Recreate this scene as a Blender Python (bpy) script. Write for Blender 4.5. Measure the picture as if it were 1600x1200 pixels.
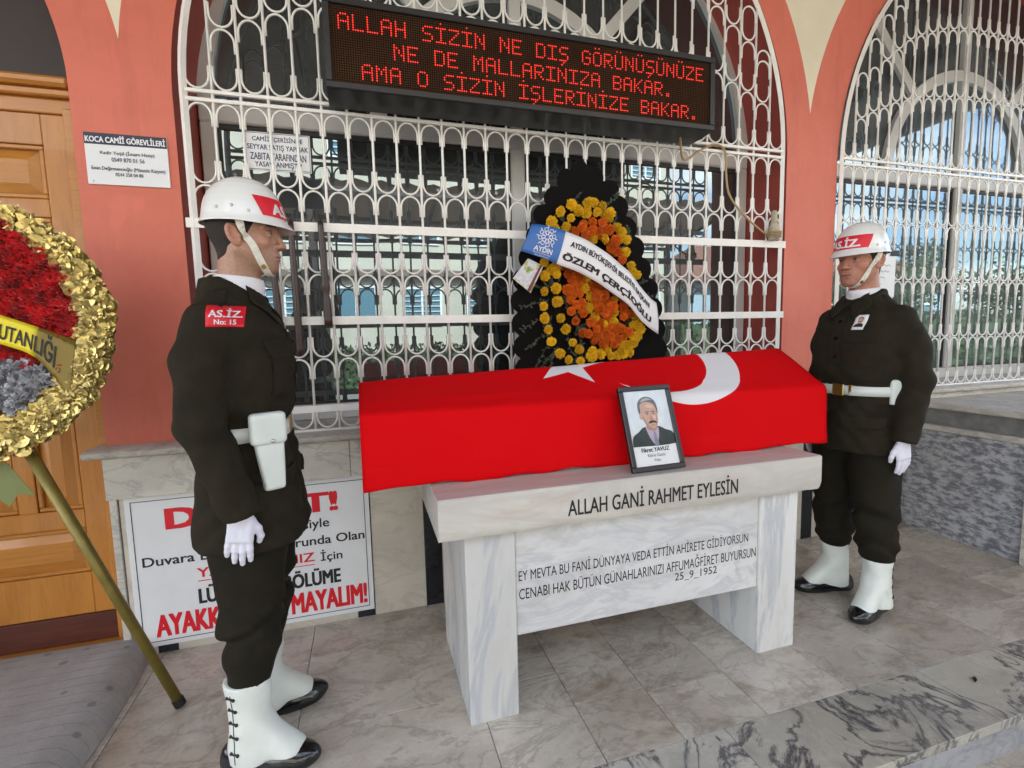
import bpy, math, random
import numpy as np
from mathutils import Vector, Matrix
random.seed(7); np.random.seed(7)
R = math.radians
scene = bpy.context.scene
for o in list(bpy.data.objects): bpy.data.objects.remove(o)

# ------------------------------------------------------------------ camera
cam_d = bpy.data.cameras.new("camera"); cam = bpy.data.objects.new("camera", cam_d)
scene.collection.objects.link(cam); scene.camera = cam
cr = Vector((0.95769382, -0.28680094, -0.02382767)); cu = Vector((0.05104685, 0.08780586, 0.9948288)); cf = Vector((0.28322563, 0.95395773, -0.09873142))
cam.matrix_world = Matrix(((cr.x, cu.x, -cf.x, 0), (cr.y, cu.y, -cf.y, 0), (cr.z, cu.z, -cf.z, 1.42), (0, 0, 0, 1)))
cam_d.sensor_width = 36; cam_d.lens = 763.16/1600*36; cam_d.clip_start = 0.05; cam_d.clip_end = 500

# ------------------------------------------------------------------ sky and sun (the sun stands behind the mosque: the porch is in open shade)
SUN_EL, SUN_AZ = 42.0, 20.0       # azimuth from +Y towards +X
world = bpy.data.worlds.new("World"); scene.world = world; world.use_nodes = True
wn = world.node_tree.nodes; wl = world.node_tree.links
sky = wn.new('ShaderNodeTexSky'); sky.sky_type = 'NISHITA'; sky.sun_disc = False
sky.sun_elevation = R(SUN_EL); sky.sun_rotation = R(SUN_AZ); sky.dust_density = 1.2
wtc = wn.new('ShaderNodeTexCoord'); wmp = wn.new('ShaderNodeMapping'); wmp.inputs['Scale'].default_value = (1, 1, 2.6); wl.new(wtc.outputs['Generated'], wmp.inputs[0])
wns = wn.new('ShaderNodeTexNoise'); wns.inputs['Scale'].default_value = 2.6; wns.inputs['Detail'].default_value = 7; wl.new(wmp.outputs[0], wns.inputs['Vector'])
wrp = wn.new('ShaderNodeValToRGB'); wl.new(wns.outputs[0], wrp.inputs[0]); wrp.color_ramp.elements[0].position = .46; wrp.color_ramp.elements[1].position = .66
wmx = wn.new('ShaderNodeMix'); wmx.data_type = 'RGBA'; wl.new(wrp.outputs[0], wmx.inputs[0]); wl.new(sky.outputs[0], wmx.inputs[6]); wmx.inputs[7].default_value = (8.2, 7.7, 7.0, 1)
wl.new(wmx.outputs[2], wn['Background'].inputs[0]); wn['Background'].inputs[1].default_value = 0.12
sun_d = bpy.data.lights.new("sun", 'SUN'); sun_d.energy = 4.5; sun_d.angle = R(0.5); sun_d.color = (1, .95, .87)
sun = bpy.data.objects.new("sun", sun_d); scene.collection.objects.link(sun)
sd = Vector((math.sin(R(SUN_AZ))*math.cos(R(SUN_EL)), math.cos(R(SUN_AZ))*math.cos(R(SUN_EL)), math.sin(R(SUN_EL))))
sun.rotation_euler = sd.to_track_quat('Z', 'Y').to_euler()
scene.view_settings.view_transform = 'Standard'; scene.view_settings.look = 'None'
scene.view_settings.exposure = 2.62; scene.view_settings.gamma = 1.0
scene.render.engine = 'CYCLES'
scene.cycles.max_bounces = 8; scene.cycles.diffuse_bounces = 5; scene.cycles.use_denoising = True
COL = scene.collection

# ------------------------------------------------------------------ materials
def nm(name):
    m = bpy.data.materials.new(name); m.use_nodes = True
    n = m.node_tree.nodes; return m, n, m.node_tree.links, n['Principled BSDF']
def mix_rgb(n, l, fac, a, b, mode='MIX'):
    x = n.new('ShaderNodeMix'); x.data_type = 'RGBA'; x.blend_type = mode
    for sock, v in ((x.inputs[0], fac), (x.inputs[6], a), (x.inputs[7], b)):
        if hasattr(v, 'is_output') or hasattr(v, 'links'): l.new(v, sock)
        elif isinstance(v, (int, float)): sock.default_value = v
        else: sock.default_value = (*v, 1) if len(v) == 3 else v
    return x.outputs[2]
def ramp(n, l, src, stops):
    r = n.new('ShaderNodeValToRGB'); l.new(src, r.inputs[0]); e = r.color_ramp.elements
    while len(e) < len(stops): e.new(0.5)
    for i, (p, c) in enumerate(stops):
        e[i].position = p; e[i].color = (c, c, c, 1) if isinstance(c, (int, float)) else (*c, 1)
    return r.outputs[0]
def coords(n, l, scale=(1, 1, 1), rot=(0, 0, 0), loc=(0, 0, 0)):
    t = n.new('ShaderNodeTexCoord'); mp = n.new('ShaderNodeMapping'); l.new(t.outputs['Object'], mp.inputs[0])
    mp.inputs['Scale'].default_value = scale; mp.inputs['Rotation'].default_value = rot; mp.inputs['Location'].default_value = loc
    return mp.outputs[0]
def noise(n, l, co, scale, detail=4, rough=.55, dist=0):
    x = n.new('ShaderNodeTexNoise'); l.new(co, x.inputs['Vector']); x.inputs['Scale'].default_value = scale
    x.inputs['Detail'].default_value = detail; x.inputs['Roughness'].default_value = rough; x.inputs['Distortion'].default_value = dist
    return x.outputs[0]
def bump(n, l, b, h, strength=.2, dist=.01):
    x = n.new('ShaderNodeBump'); x.inputs['Strength'].default_value = strength; x.inputs['Distance'].default_value = dist
    l.new(h, x.inputs['Height']); l.new(x.outputs[0], b.inputs['Normal'])
def simple(name, col, rough=.5, metal=0, var=0.0, vscale=8, bstr=0, bscale=60, spec=None, stretch=(1, 1, 1), coat=0, sheen=0):
    m, n, l, b = nm(name); b.inputs['Roughness'].default_value = rough; b.inputs['Metallic'].default_value = metal
    co = coords(n, l, stretch)
    if var:
        f = noise(n, l, co, vscale, 5)
        f = ramp(n, l, f, [(.3, 0.), (.7, 1.)])
        l.new(mix_rgb(n, l, f, [c*(1-var) for c in col], [min(1, c*(1+var)) for c in col]), b.inputs['Base Color'])
    else: b.inputs['Base Color'].default_value = (*col, 1)
    if bstr: bump(n, l, b, noise(n, l, co, bscale, 4), bstr)
    if spec is not None: b.inputs['Specular IOR Level'].default_value = spec
    if coat: b.inputs['Coat Weight'].default_value = coat
    if sheen: b.inputs['Sheen Weight'].default_value = sheen; b.inputs['Sheen Roughness'].default_value = .5
    return m
def marble(name, base, vein, dirt, scale=3., vs=(1, 1, 1), rot=(0, 0, 0), thin=.04, rough=.35, veinamt=.8, dirtamt=.5, pertile=False):
    m, n, l, b = nm(name); co = coords(n, l, vs, rot)
    if pertile:
        at = n.new('ShaderNodeAttribute'); at.attribute_name = 'Tile'
        ad = n.new('ShaderNodeVectorMath'); ad.operation = 'MULTIPLY_ADD'; l.new(at.outputs['Vector'], ad.inputs[0])
        ad.inputs[1].default_value = (7, 9, 5); l.new(co, ad.inputs[2]); co = ad.outputs[0]
    c1 = noise(n, l, co, scale*.6, 6, .6, .6)
    cloud = ramp(n, l, c1, [(.3, 0.), (.72, 1.)])
    c = mix_rgb(n, l, cloud, [x*.8 for x in base], [min(.9, x*1.12) for x in base])
    v1 = noise(n, l, co, scale, 7, .6, 1.3)
    ma = n.new('ShaderNodeMath'); ma.operation = 'SUBTRACT'; l.new(v1, ma.inputs[0]); ma.inputs[1].default_value = .5
    mb = n.new('ShaderNodeMath'); mb.operation = 'ABSOLUTE'; l.new(ma.outputs[0], mb.inputs[0])
    vv = ramp(n, l, mb.outputs[0], [(0., veinamt), (thin, 0.)])
    c = mix_rgb(n, l, vv, c, vein)
    dn = noise(n, l, co, scale*2.3, 8, .7, .3)
    dd = ramp(n, l, dn, [(.52, 0.), (.75, dirtamt)])
    c = mix_rgb(n, l, dd, c, dirt)
    if pertile:
        sp = n.new('ShaderNodeSeparateXYZ'); l.new(at.outputs['Vector'], sp.inputs[0])
        tv = ramp(n, l, sp.outputs[2], [(0., (.80, .78, .76)), (.5, (.9, .88, .84)), (1., (1., 1., 1.))])
        c = mix_rgb(n, l, 1.0, c, tv, 'MULTIPLY')
        bs = ramp(n, l, noise(n, l, coords(n, l, (1, 1.4, 1)), 1.5, 6, .72, .5), [(.50, 0.), (.70, .5)]); c = mix_rgb(n, l, bs, c, dirt)
    l.new(c, b.inputs['Base Color'])
    l.new(ramp(n, l, dn, [(.3, rough), (.8, min(1, rough+.3))]), b.inputs['Roughness'])
    bump(n, l, b, dn, .08, .004)
    return m

M_PINK = None
def wall_paint(name, col, col2):
    m, n, l, b = nm(name); co = coords(n, l)
    f = ramp(n, l, noise(n, l, co, 1.6, 8, .68, .4), [(.35, 0.), (.65, 1.)])
    c = mix_rgb(n, l, f, col, col2)
    pt_ = ramp(n, l, noise(n, l, coords(n, l, (1, 1, 1), (0, 0, 0), (4, 2, 7)), 2.7, 3, .4), [(.60, 0.), (.615, .16)]); c = mix_rgb(n, l, pt_, c, [min(1, x*1.35) for x in col2])
    st = ramp(n, l, noise(n, l, coords(n, l, (6, 6, .9)), 1.6, 6, .7), [(.52, 0.), (.78, .38)])
    c = mix_rgb(n, l, st, c, [x*.55 for x in col])
    chip = ramp(n, l, noise(n, l, co, 11, 2, .5), [(.795, 0.), (.80, 1.)])
    c = mix_rgb(n, l, chip, c, (.75, .6, .5))
    l.new(c, b.inputs['Base Color']); b.inputs['Roughness'].default_value = .55
    bump(n, l, b, noise(n, l, co, 140, 4, .6), .12, .004)
    return m
M_PINK = wall_paint('salmon_plaster', (.57, .128, .080), (.66, .166, .106))
M_CREAM = simple('cream_plaster', (.75, .66, .5), .6, var=.08, vscale=2, bstr=.1, bscale=140)
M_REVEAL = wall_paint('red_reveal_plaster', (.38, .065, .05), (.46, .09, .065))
M_WMETAL = simple('white_metal_paint', (.84, .81, .77), .35, var=.05, vscale=14, bstr=.05, bscale=200)
M_PVC = simple('white_pvc', (.60, .585, .56), .3, var=.04, vscale=4)
M_SEAL = simple('dark_gasket', (.03, .025, .025), .5)
M_SILL = marble('sill_marble', (.60, .56, .50), (.3, .3, .31), (.33, .29, .23), 3.5, (1, 1, 2), dirtamt=.55, veinamt=.6, rough=.3)
M_PANEL = marble('plinth_marble', (.62, .56, .48), (.45, .40, .34), (.42, .36, .28), 2.2, (1, 1, 1.6), dirtamt=.35, veinamt=.5, rough=.25)
M_BLACKM = simple('black_marble', (.014, .015, .02), .25, var=.3, vscale=30)
M_TOMB = marble('white_tomb_marble', (.66, .65, .63), (.34, .36, .42), (.46, .42, .36), 3.2, (1, 1, .35), (0, 0, 0), thin=.05, veinamt=.6, dirtamt=.6, rough=.38)
M_TOMBTOP = marble('pink_dust_marble', (.60, .57, .52), (.46, .43, .40), (.47, .33, .28), 2.2, (.5, 2.5, 2.2), thin=.07, veinamt=.5, dirtamt=.55, rough=.45)
M_TOMBPANEL = marble('grey_streak_marble', (.66, .65, .65), (.40, .40, .43), (.44, .40, .36), 2.6, (.8, 1, 1.6), (0, R(28), 0), thin=.06, veinamt=.5, dirtamt=.65, rough=.38)
M_FLOOR = marble('floor_marble', (.62, .565, .49), (.27, .24, .205), (.24, .175, .115), 2.3, (1, 1.7, 1), (0, 0, R(-28)), thin=.03, veinamt=.5, dirtamt=.95, rough=.17, pertile=True)
M_STEP = marble('breccia_marble', (.56, .53, .46), (.05, .05, .065), (.20, .195, .19), 2.7, (1, .8, 1), (0, 0, R(50)), thin=.034, veinamt=.95, dirtamt=.6, rough=.16, pertile=True)
def fleck():
    m, n, l, b = nm('grey_fleck_stone'); co = coords(n, l, (1, .7, 1.5), (R(14), 0, 0))
    f = ramp(n, l, noise(n, l, co, 26, 6, .68, .3), [(.42, 0.), (.58, 1.)]); g = ramp(n, l, noise(n, l, co, 2.2, 4), [(.3, 0.), (.7, 1.)])
    c = mix_rgb(n, l, g, (.42, .42, .44), (.52, .52, .54)); c = mix_rgb(n, l, f, c, (.17, .17, .195))
    l.new(c, b.inputs['Base Color']); b.inputs['Roughness'].default_value = .42; return m
M_FLECK = fleck()
M_GREYV = marble('grey_fleck_marble', (.33, .33, .345), (.2, .2, .23), (.15, .15, .175), 5.5, (1, .55, 1.9), (R(20), 0, 0), thin=.05, veinamt=.5, dirtamt=.95, rough=.4)
M_GROUT = simple('grout', (.12, .10, .08), .9)
M_INK = simple('black_ink', (.012, .011, .012), .6)
M_REDINK = simple('red_ink', (.66, .008, .02), .45)
M_NAVY = simple('navy_ink', (.012, .014, .05), .4)
M_SIGNW = simple('white_sign_face', (.74, .74, .76), .3, var=.04, vscale=6)
M_GOLDPAINT = simple('olive_gold_paint', (.21, .16, .035), .42, metal=.35, var=.2, vscale=20)
M_GOLD = simple('gold_foil', (.62, .48, .17), .33, metal=.8, var=.2, vscale=30)
M_SILVER = simple('silver_petals', (.52, .52, .55), .4, metal=.25, var=.1, vscale=20)
M_CARN = simple('red_carnation', (.66, .005, .010), .7, var=.4, vscale=20, sheen=.2)
M_UNIFORM = simple('dark_olive_cloth', (.0175, .0130, .0060), .85, var=.25, vscale=18, bstr=.25, bscale=500, spec=.25)
M_TROUSER = simple('dark_olive_twill', (.0125, .0095, .0043), .85, var=.25, vscale=14, bstr=.25, bscale=500, spec=.25)
M_HELMET = simple('white_helmet_paint', (.76, .75, .72), .22, var=.04, vscale=9, coat=.4)
M_STRAP = simple('white_webbing', (.66, .63, .54), .6, var=.1, vscale=60)
M_LEATHW = simple('white_leather', (.66, .70, .66), .35, var=.04, vscale=12, bstr=.05, bscale=150)
M_CANVAS = simple('white_gaiter_canvas', (.70, .73, .68), .5, var=.05, vscale=9, bstr=.12, bscale=60)
M_GLOVE = simple('white_glove_cotton', (.70, .69, .78), .75, var=.05, vscale=25, bstr=.1, bscale=300)
M_SHOE = simple('black_shoe_leather', (.006, .006, .008), .18, coat=.3)
M_BRASS = simple('brass', (.55, .38, .13), .28, metal=1)
M_STEELDK = simple('dark_eyelet', (.05, .045, .04), .4, metal=.6)
M_STUD = simple('steel_stud', (.55, .55, .55), .3, metal=.9)
M_SHIRT = simple('white_scarf', (.72, .71, .74), .7, var=.03, bstr=.1, bscale=80)
M_HAIR = simple('short_dark_hair', (.022, .015, .011), .7, var=.4, vscale=80, bstr=.6, bscale=350)
M_BLACKBOARD = simple('black_fabric_board', (.007, .006, .0055), .9, spec=.1, bstr=.2, bscale=200)
M_YEL = simple('yellow_marigold_petals', (.72, .40, .006), .65, var=.18, vscale=40)
M_ORA = simple('orange_marigold_petals', (.72, .13, .006), .65, var=.2, vscale=40)
def petals(name, a, b_):
    m, n, l, b = nm(name); oi = n.new('ShaderNodeObjectInfo'); co = coords(n, l)
    f = noise(n, l, co, 130, 3, .6); c = mix_rgb(n, l, ramp(n, l, f, [(.35, 0.), (.65, 1.)]), a, b_)
    c = mix_rgb(n, l, 1.0, c, ramp(n, l, oi.outputs['Random'], [(0., (.72, .66, .6)), (1., (1., 1., 1.))]), 'MULTIPLY')
    l.new(c, b.inputs['Base Color']); b.inputs['Roughness'].default_value = .6; b.inputs['Specular IOR Level'].default_value = .3
    return m
M_YEL = petals('yellow_marigold_petals', (.78, .40, .005), (.95, .64, .02))
M_ORA = petals('orange_marigold_petals', (.62, .085, .004), (.85, .19, .008))
M_LEAF = simple('dark_sprig_leaf', (.03, .04, .022), .6, var=.4, vscale=30)
M_RIBW = simple('white_satin', (.76, .74, .76), .45)
M_RIBB = simple('blue_print', (.04, .14, .42), .45)
M_RIBY = simple('yellow_gold_satin', (.74, .60, .02), .3, metal=.15)
M_CASE = simple('black_led_case', (.012, .011, .011), .42, var=.15, vscale=10)
M_FRAME = simple('black_picture_frame', (.012, .010, .010), .3)
M_CABLE = simple('tan_cable', (.40, .27, .13), .5)
M_ROD = simple('dark_turned_wood', (.045, .019, .013), .35, var=.35, vscale=12, stretch=(8, 8, .6))
M_COFFIN = simple('pale_coffin_wood', (.60, .50, .38), .5, var=.1, vscale=8, stretch=(1, 8, 8))
M_KICK = simple('dark_red_wood', (.085, .017, .008), .5, var=.3, vscale=6, stretch=(1, 8, 8))
M_DARKWOOD = simple('dark_brown_transom', (.028, .017, .015), .5, var=.2, vscale=4)
M_RUG_EDGE = None
def wood(name, a, b_, stretch):
    m, n, l, b = nm(name); co = coords(n, l, stretch)
    f = noise(n, l, co, 3.2, 7, .62, .8); g = noise(n, l, co, 16, 5, .6)
    c = mix_rgb(n, l, ramp(n, l, f, [(.3, 0.), (.7, 1.)]), a, b_)
    c = mix_rgb(n, l, ramp(n, l, g, [(.5, 0.), (.75, .35)]), c, [x*.45 for x in a])
    l.new(c, b.inputs['Base Color']); b.inputs['Roughness'].default_value = .33; b.inputs['Coat Weight'].default_value = .25
    bump(n, l, b, g, .06, .003); return m
M_DOOR = wood('honey_door_wood', (.41, .155, .024), (.51, .21, .037), (5, 5, .5))
M_DOORH = wood('honey_door_rail', (.42, .16, .024), (.52, .215, .037), (.5, 5, 5))

def glass_pane():
    m, n, l, b = nm('reflective_dark_glass')
    b.inputs['Base Color'].default_value = (.018, .021, .021, 1); b.inputs['Roughness'].default_value = .4
    g = n.new('ShaderNodeBsdfGlossy'); g.inputs['Roughness'].default_value = .012; g.inputs['Color'].default_value = (.68, .87, .97, 1)
    mx = n.new('ShaderNodeMixShader'); fr = n.new('ShaderNodeLayerWeight'); fr.inputs[0].default_value = .35
    rr = n.new('ShaderNodeMapRange'); l.new(fr.outputs['Fresnel'], rr.inputs[0]); rr.inputs[3].default_value = .17; rr.inputs[4].default_value = .95
    co = coords(n, l); bp = n.new('ShaderNodeBump'); bp.inputs['Strength'].default_value = .025; bp.inputs['Distance'].default_value = .05
    l.new(noise(n, l, co, 1.6, 1), bp.inputs['Height']); l.new(bp.outputs[0], g.inputs['Normal'])
    l.new(rr.outputs[0], mx.inputs[0]); l.new(b.outputs[0], mx.inputs[1]); l.new(g.outputs[0], mx.inputs[2])
    l.new(mx.outputs[0], n['Material Output'].inputs[0]); return m
M_GLASS = glass_pane()
def emissive(name, col, s):
    m, n, l, b = nm(name); b.inputs['Base Color'].default_value = (*col, 1)
    b.inputs['Emission Color'].default_value = (*col, 1); b.inputs['Emission Strength'].default_value = s; return m
M_LED = emissive('lit_red_led', (1., .014, .008), .06)
M_LEDHOT = emissive('lit_led_core', (1., .09, .05), .12)

# ------------------------------------------------------------------ object helpers
def tag(o, label=None, cat=None, group=None, kind=None):
    if label: o['label'] = label
    if cat: o['category'] = cat
    if group: o['group'] = group
    if kind: o['kind'] = kind
    return o
def thing(name, label, cat, loc=(0, 0, 0), group=None, rotz=0):
    o = bpy.data.objects.new(name, None); COL.objects.link(o); o.location = loc; o.rotation_euler = (0, 0, rotz)
    o.empty_display_size = .1
    return tag(o, label, cat, group)
class MB:
    """collects geometry; build() links it as ONE mesh object. Vertices are in world space (or the parent's frame when local=True)."""
    def __init__(s): s.v = []; s.f = []; s.m = []; s.n = 0
    def add(s, V, F, mi=0):
        V = np.asarray(V, float).reshape(-1, 3); s.v.append(V)
        for f in F: s.f.append([int(i)+s.n for i in f]); s.m.append(mi)
        s.n += len(V); return s
    def box(s, lo, hi, mi=0, bev=0):
        x0, y0, z0 = lo; x1, y1, z1 = hi
        if bev:
            b = bev; V = []
            for sx, X in ((0, x0), (1, x1)):
                for sy, Y in ((0, y0), (1, y1)):
                    for sz, Zc in ((0, z0), (1, z1)):
                        ix = X+(b if sx == 0 else -b); iy = Y+(b if sy == 0 else -b); iz = Zc+(b if sz == 0 else -b)
                        V += [(X, iy, iz), (ix, Y, iz), (ix, iy, Zc)]
            c = lambda sx, sy, sz, a: (sx*4+sy*2+sz)*3+a
            F = []
            for a in range(2):
                q = [c(a, 0, 0, 0), c(a, 1, 0, 0), c(a, 1, 1, 0), c(a, 0, 1, 0)]; F.append(q if a else q[::-1])
                q = [c(0, a, 0, 1), c(1, a, 0, 1), c(1, a, 1, 1), c(0, a, 1, 1)]; F.append(q[::-1] if a else q)
                q = [c(0, 0, a, 2), c(1, 0, a, 2), c(1, 1, a, 2), c(0, 1, a, 2)]; F.append(q if a else q[::-1])
            for a in range(2):
                for bb in range(2):
                    F.append([c(0, a, bb, 1), c(0, a, bb, 2), c(1, a, bb, 2), c(1, a, bb, 1)])
                    F.append([c(a, 0, bb, 0), c(a, 0, bb, 2), c(a, 1, bb, 2), c(a, 1, bb, 0)])
                    F.append([c(a, bb, 0, 0), c(a, bb, 0, 1), c(a, bb, 1, 1), c(a, bb, 1, 0)])
            for a in range(2):
                for bb in range(2):
                    for d in range(2): F.append([c(a, bb, d, 0), c(a, bb, d, 1), c(a, bb, d, 2)])
            return s.add(V, F, mi)
        V = [(x0, y0, z0), (x1, y0, z0), (x1, y1, z0), (x0, y1, z0), (x0, y0, z1), (x1, y0, z1), (x1, y1, z1), (x0, y1, z1)]
        return s.add(V, [(0, 3, 2, 1), (4, 5, 6, 7), (0, 1, 5, 4), (1, 2, 6, 5), (2, 3, 7, 6), (3, 0, 4, 7)], mi)
    def tube(s, P, r, seg=8, mi=0, cap=True, flat=1.0, up=None):
        """tube along points P, radius r (scalar or list); flat scales the second cross axis"""
        P = np.asarray(P, float); k = len(P); rr = np.broadcast_to(np.asarray(r, float), (k,))
        T = np.gradient(P, axis=0); T /= np.linalg.norm(T, axis=1)[:, None]+1e-12
        u = np.array(up if up is not None else ((0, 0, 1) if abs(T[0][2]) < .9 else (1, 0, 0)), float)
        V = []
        for i in range(k):
            if up is not None: a = np.array(up, float)
            else: a = u
            a = a-T[i]*(a@T[i]); a /= np.linalg.norm(a)+1e-12; u = a
            b = np.cross(T[i], a)
            for j in range(seg):
                t = 2*math.pi*j/seg
                V.append(P[i]+rr[i]*(math.cos(t)*a+flat*math.sin(t)*b))
        F = [[i*seg+j, i*seg+(j+1) % seg, (i+1)*seg+(j+1) % seg, (i+1)*seg+j] for i in range(k-1) for j in range(seg)]
        if cap: F += [list(range(seg))[::-1], [(k-1)*seg+j for j in range(seg)]]
        return s.add(V, F, mi)
    def grid(s, V, nu, nv, mi=0, flip=False):
        """V: array nu*nv rows"""
        F = []
        for i in range(nu-1):
            for j in range(nv-1):
                q = [i*nv+j, (i+1)*nv+j, (i+1)*nv+j+1, i*nv+j+1]; F.append(q[::-1] if flip else q)
        return s.add(V, F, mi)
    def lathe(s, prof, c, seg=24, mi=0, sx=1, sy=1):
        V = [(c[0]+r*sx*math.cos(2*math.pi*j/seg), c[1]+r*sy*math.sin(2*math.pi*j/seg), c[2]+z) for r, z in prof for j in range(seg)]
        k = len(prof)
        F = [[i*seg+j, i*seg+(j+1) % seg, (i+1)*seg+(j+1) % seg, (i+1)*seg+j] for i in range(k-1) for j in range(seg)]
        F += [list(range(seg))[::-1], [(k-1)*seg+j for j in range(seg)]]
        return s.add(V, F, mi)
    def poly_prism(s, pts, y0, y1, mi=0):
        """outline in XZ, extruded from y0 (front) to y1"""
        n = len(pts); V = [(x, y0, z) for x, z in pts]+[(x, y1, z) for x, z in pts]
        F = [list(range(n)), [n+i for i in range(n)][::-1]]+[[i, n+i, n+(i+1) % n, (i+1) % n] for i in range(n)]
        return s.add(V, F, mi)
    def build(s, name, mats, parent=None, smooth=False, local=False, col=None, tile=None):
        V = np.concatenate(s.v) if s.v else np.zeros((0, 3))
        if parent is not None and not local:
            p = parent
            while p.parent: p = p.parent
            V = V-np.array(p.location)
        me = bpy.data.meshes.new(name); me.from_pydata(V.tolist(), [], s.f); me.update()
        for m in (mats if isinstance(mats, (list, tuple)) else [mats]): me.materials.append(m)
        me.polygons.foreach_set('material_index', s.m)
        if smooth: me.polygons.foreach_set('use_smooth', [True]*len(me.polygons))
        if col is not None:
            a = me.color_attributes.new('Col', 'FLOAT_COLOR', 'POINT')
            a.data.foreach_set('color', np.concatenate([col, np.ones((len(col), 1))], 1).astype(np.float32).ravel())
        if tile is not None:
            a = me.attributes.new('Tile', 'FLOAT_VECTOR', 'FACE'); a.data.foreach_set('vector', np.asarray(tile, np.float32).ravel())
        o = bpy.data.objects.new(name, me); COL.objects.link(o)
        if parent is not None: o.parent = parent
        return o
def autosmooth(o, ang=40):
    me = o.data; me.polygons.foreach_set('use_smooth', [True]*len(me.polygons))
    try: me.set_sharp_from_angle(angle=R(ang))
    except Exception: pass
    return o
_tc = {}
def text_poly(body, w=None, h=None, bold=0.0, space=1.0, res=3):
    """flat text outline, lower left at 0,0, fitted to width w and height h"""
    key = (body, bold, space, res)
    if key not in _tc:
        cu_ = bpy.data.curves.new('t', 'FONT'); cu_.body = body; cu_.offset = bold; cu_.resolution_u = res; cu_.space_character = space
        o = bpy.data.objects.new('t', cu_); COL.objects.link(o)
        dg = bpy.context.evaluated_depsgraph_get(); me = bpy.data.meshes.new_from_object(o.evaluated_get(dg))
        V = np.array([v.co[:2] for v in me.vertices]); F = [list(p.vertices) for p in me.polygons]
        bpy.data.objects.remove(o); bpy.data.curves.remove(cu_); bpy.data.meshes.remove(me)
        V = V-V.min(0); _tc[key] = (V, F)
    V, F = _tc[key]; V = V.copy(); S = V.max(0)
    if w and h: V *= np.array([w/S[0], h/S[1]])
    elif h: V *= h/S[1]
    elif w: V *= w/S[0]
    return V, F
def text_on(mb, body, fn, x, y, w=None, h=None, bold=0.0, align='l', mi=0, space=1.0):
    """fn maps (u,v) arrays to 3-D points"""
    V, F = text_poly(body, w, h, 0, space); S = V.max(0)
    off = {'l': 0, 'c': -S[0]/2, 'r': -S[0]}[align]
    hh = h or S[1]; d = bold*hh*1.1; kx = S[0]/max(1, len(body))/(.62*hh)      # stroke shift follows the condensing
    for k, (du, dv) in enumerate(((0, 0), (-d*kx, d*.5), (d*kx, -d*.5), (-d*kx, -d*.5), (d*kx, d*.5))[:5 if bold > .012 else 1]):
        u = V[:, 0]+x+off+du; v = V[:, 1]+y+dv; P = fn(u, v)
        if k:
            e = 1e-3*np.maximum(1, hh); a = fn(u+e, v)-P; b = fn(u, v+e)-P; n_ = np.cross(a, b); n_ /= np.linalg.norm(n_, axis=1)[:, None]+1e-12; P = P+n_*.00012*k
        mb.add(P, F, mi)
def plane_fn(o, u, v):
    o, u, v = (np.array(a, float) for a in (o, u, v))
    return lambda a, b: o+np.outer(a, u)+np.outer(b, v)

# ------------------------------------------------------------------ implicit surfaces for cloth, faces and hands
def smin(a, b, k):
    h = np.clip(.5+.5*(b-a)/k, 0, 1); return b*(1-h)+a*h-k*h*(1-h)
def smax(a, b, k): return -smin(-a, -b, k)
def ell(P, c, r):
    x, y, z = (P[i]-c[i] for i in range(3))
    k0 = np.sqrt((x/r[0])**2+(y/r[1])**2+(z/r[2])**2); k1 = np.sqrt((x/r[0]**2)**2+(y/r[1]**2)**2+(z/r[2]**2)**2)+1e-9
    return k0*(k0-1)/k1
def cone(P, a, b, r1, r2, sq=(1, 1, 1)):
    """tapered capsule; sq squashes space about the axis"""
    a = np.array(a, float); b = np.array(b, float); d = b-a
    x, y, z = (P[i]-a[i] for i in range(3)); t = np.clip((x*d[0]+y*d[1]+z*d[2])/(d@d), 0, 1)
    return np.sqrt(((x-t*d[0])*sq[0])**2+((y-t*d[1])*sq[1])**2+((z-t*d[2])*sq[2])**2)-(r1+(r2-r1)*t)
def chain(P, pts, rad, k=.02):
    d = None
    for i in range(len(pts)-1):
        e = cone(P, pts[i], pts[i+1], rad[i], rad[i+1]); d = e if d is None else smin(d, e, k)
    return d
def sph(P, c, r): return np.sqrt(sum((P[i]-c[i])**2 for i in range(3)))-r
def rbox(P, c, h, r):
    q = [np.abs(P[i]-c[i])-h[i]+r for i in range(3)]
    return np.sqrt(sum(np.maximum(v, 0)**2 for v in q))+np.minimum(np.maximum(np.maximum(q[0], q[1]), q[2]), 0)-r
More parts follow.
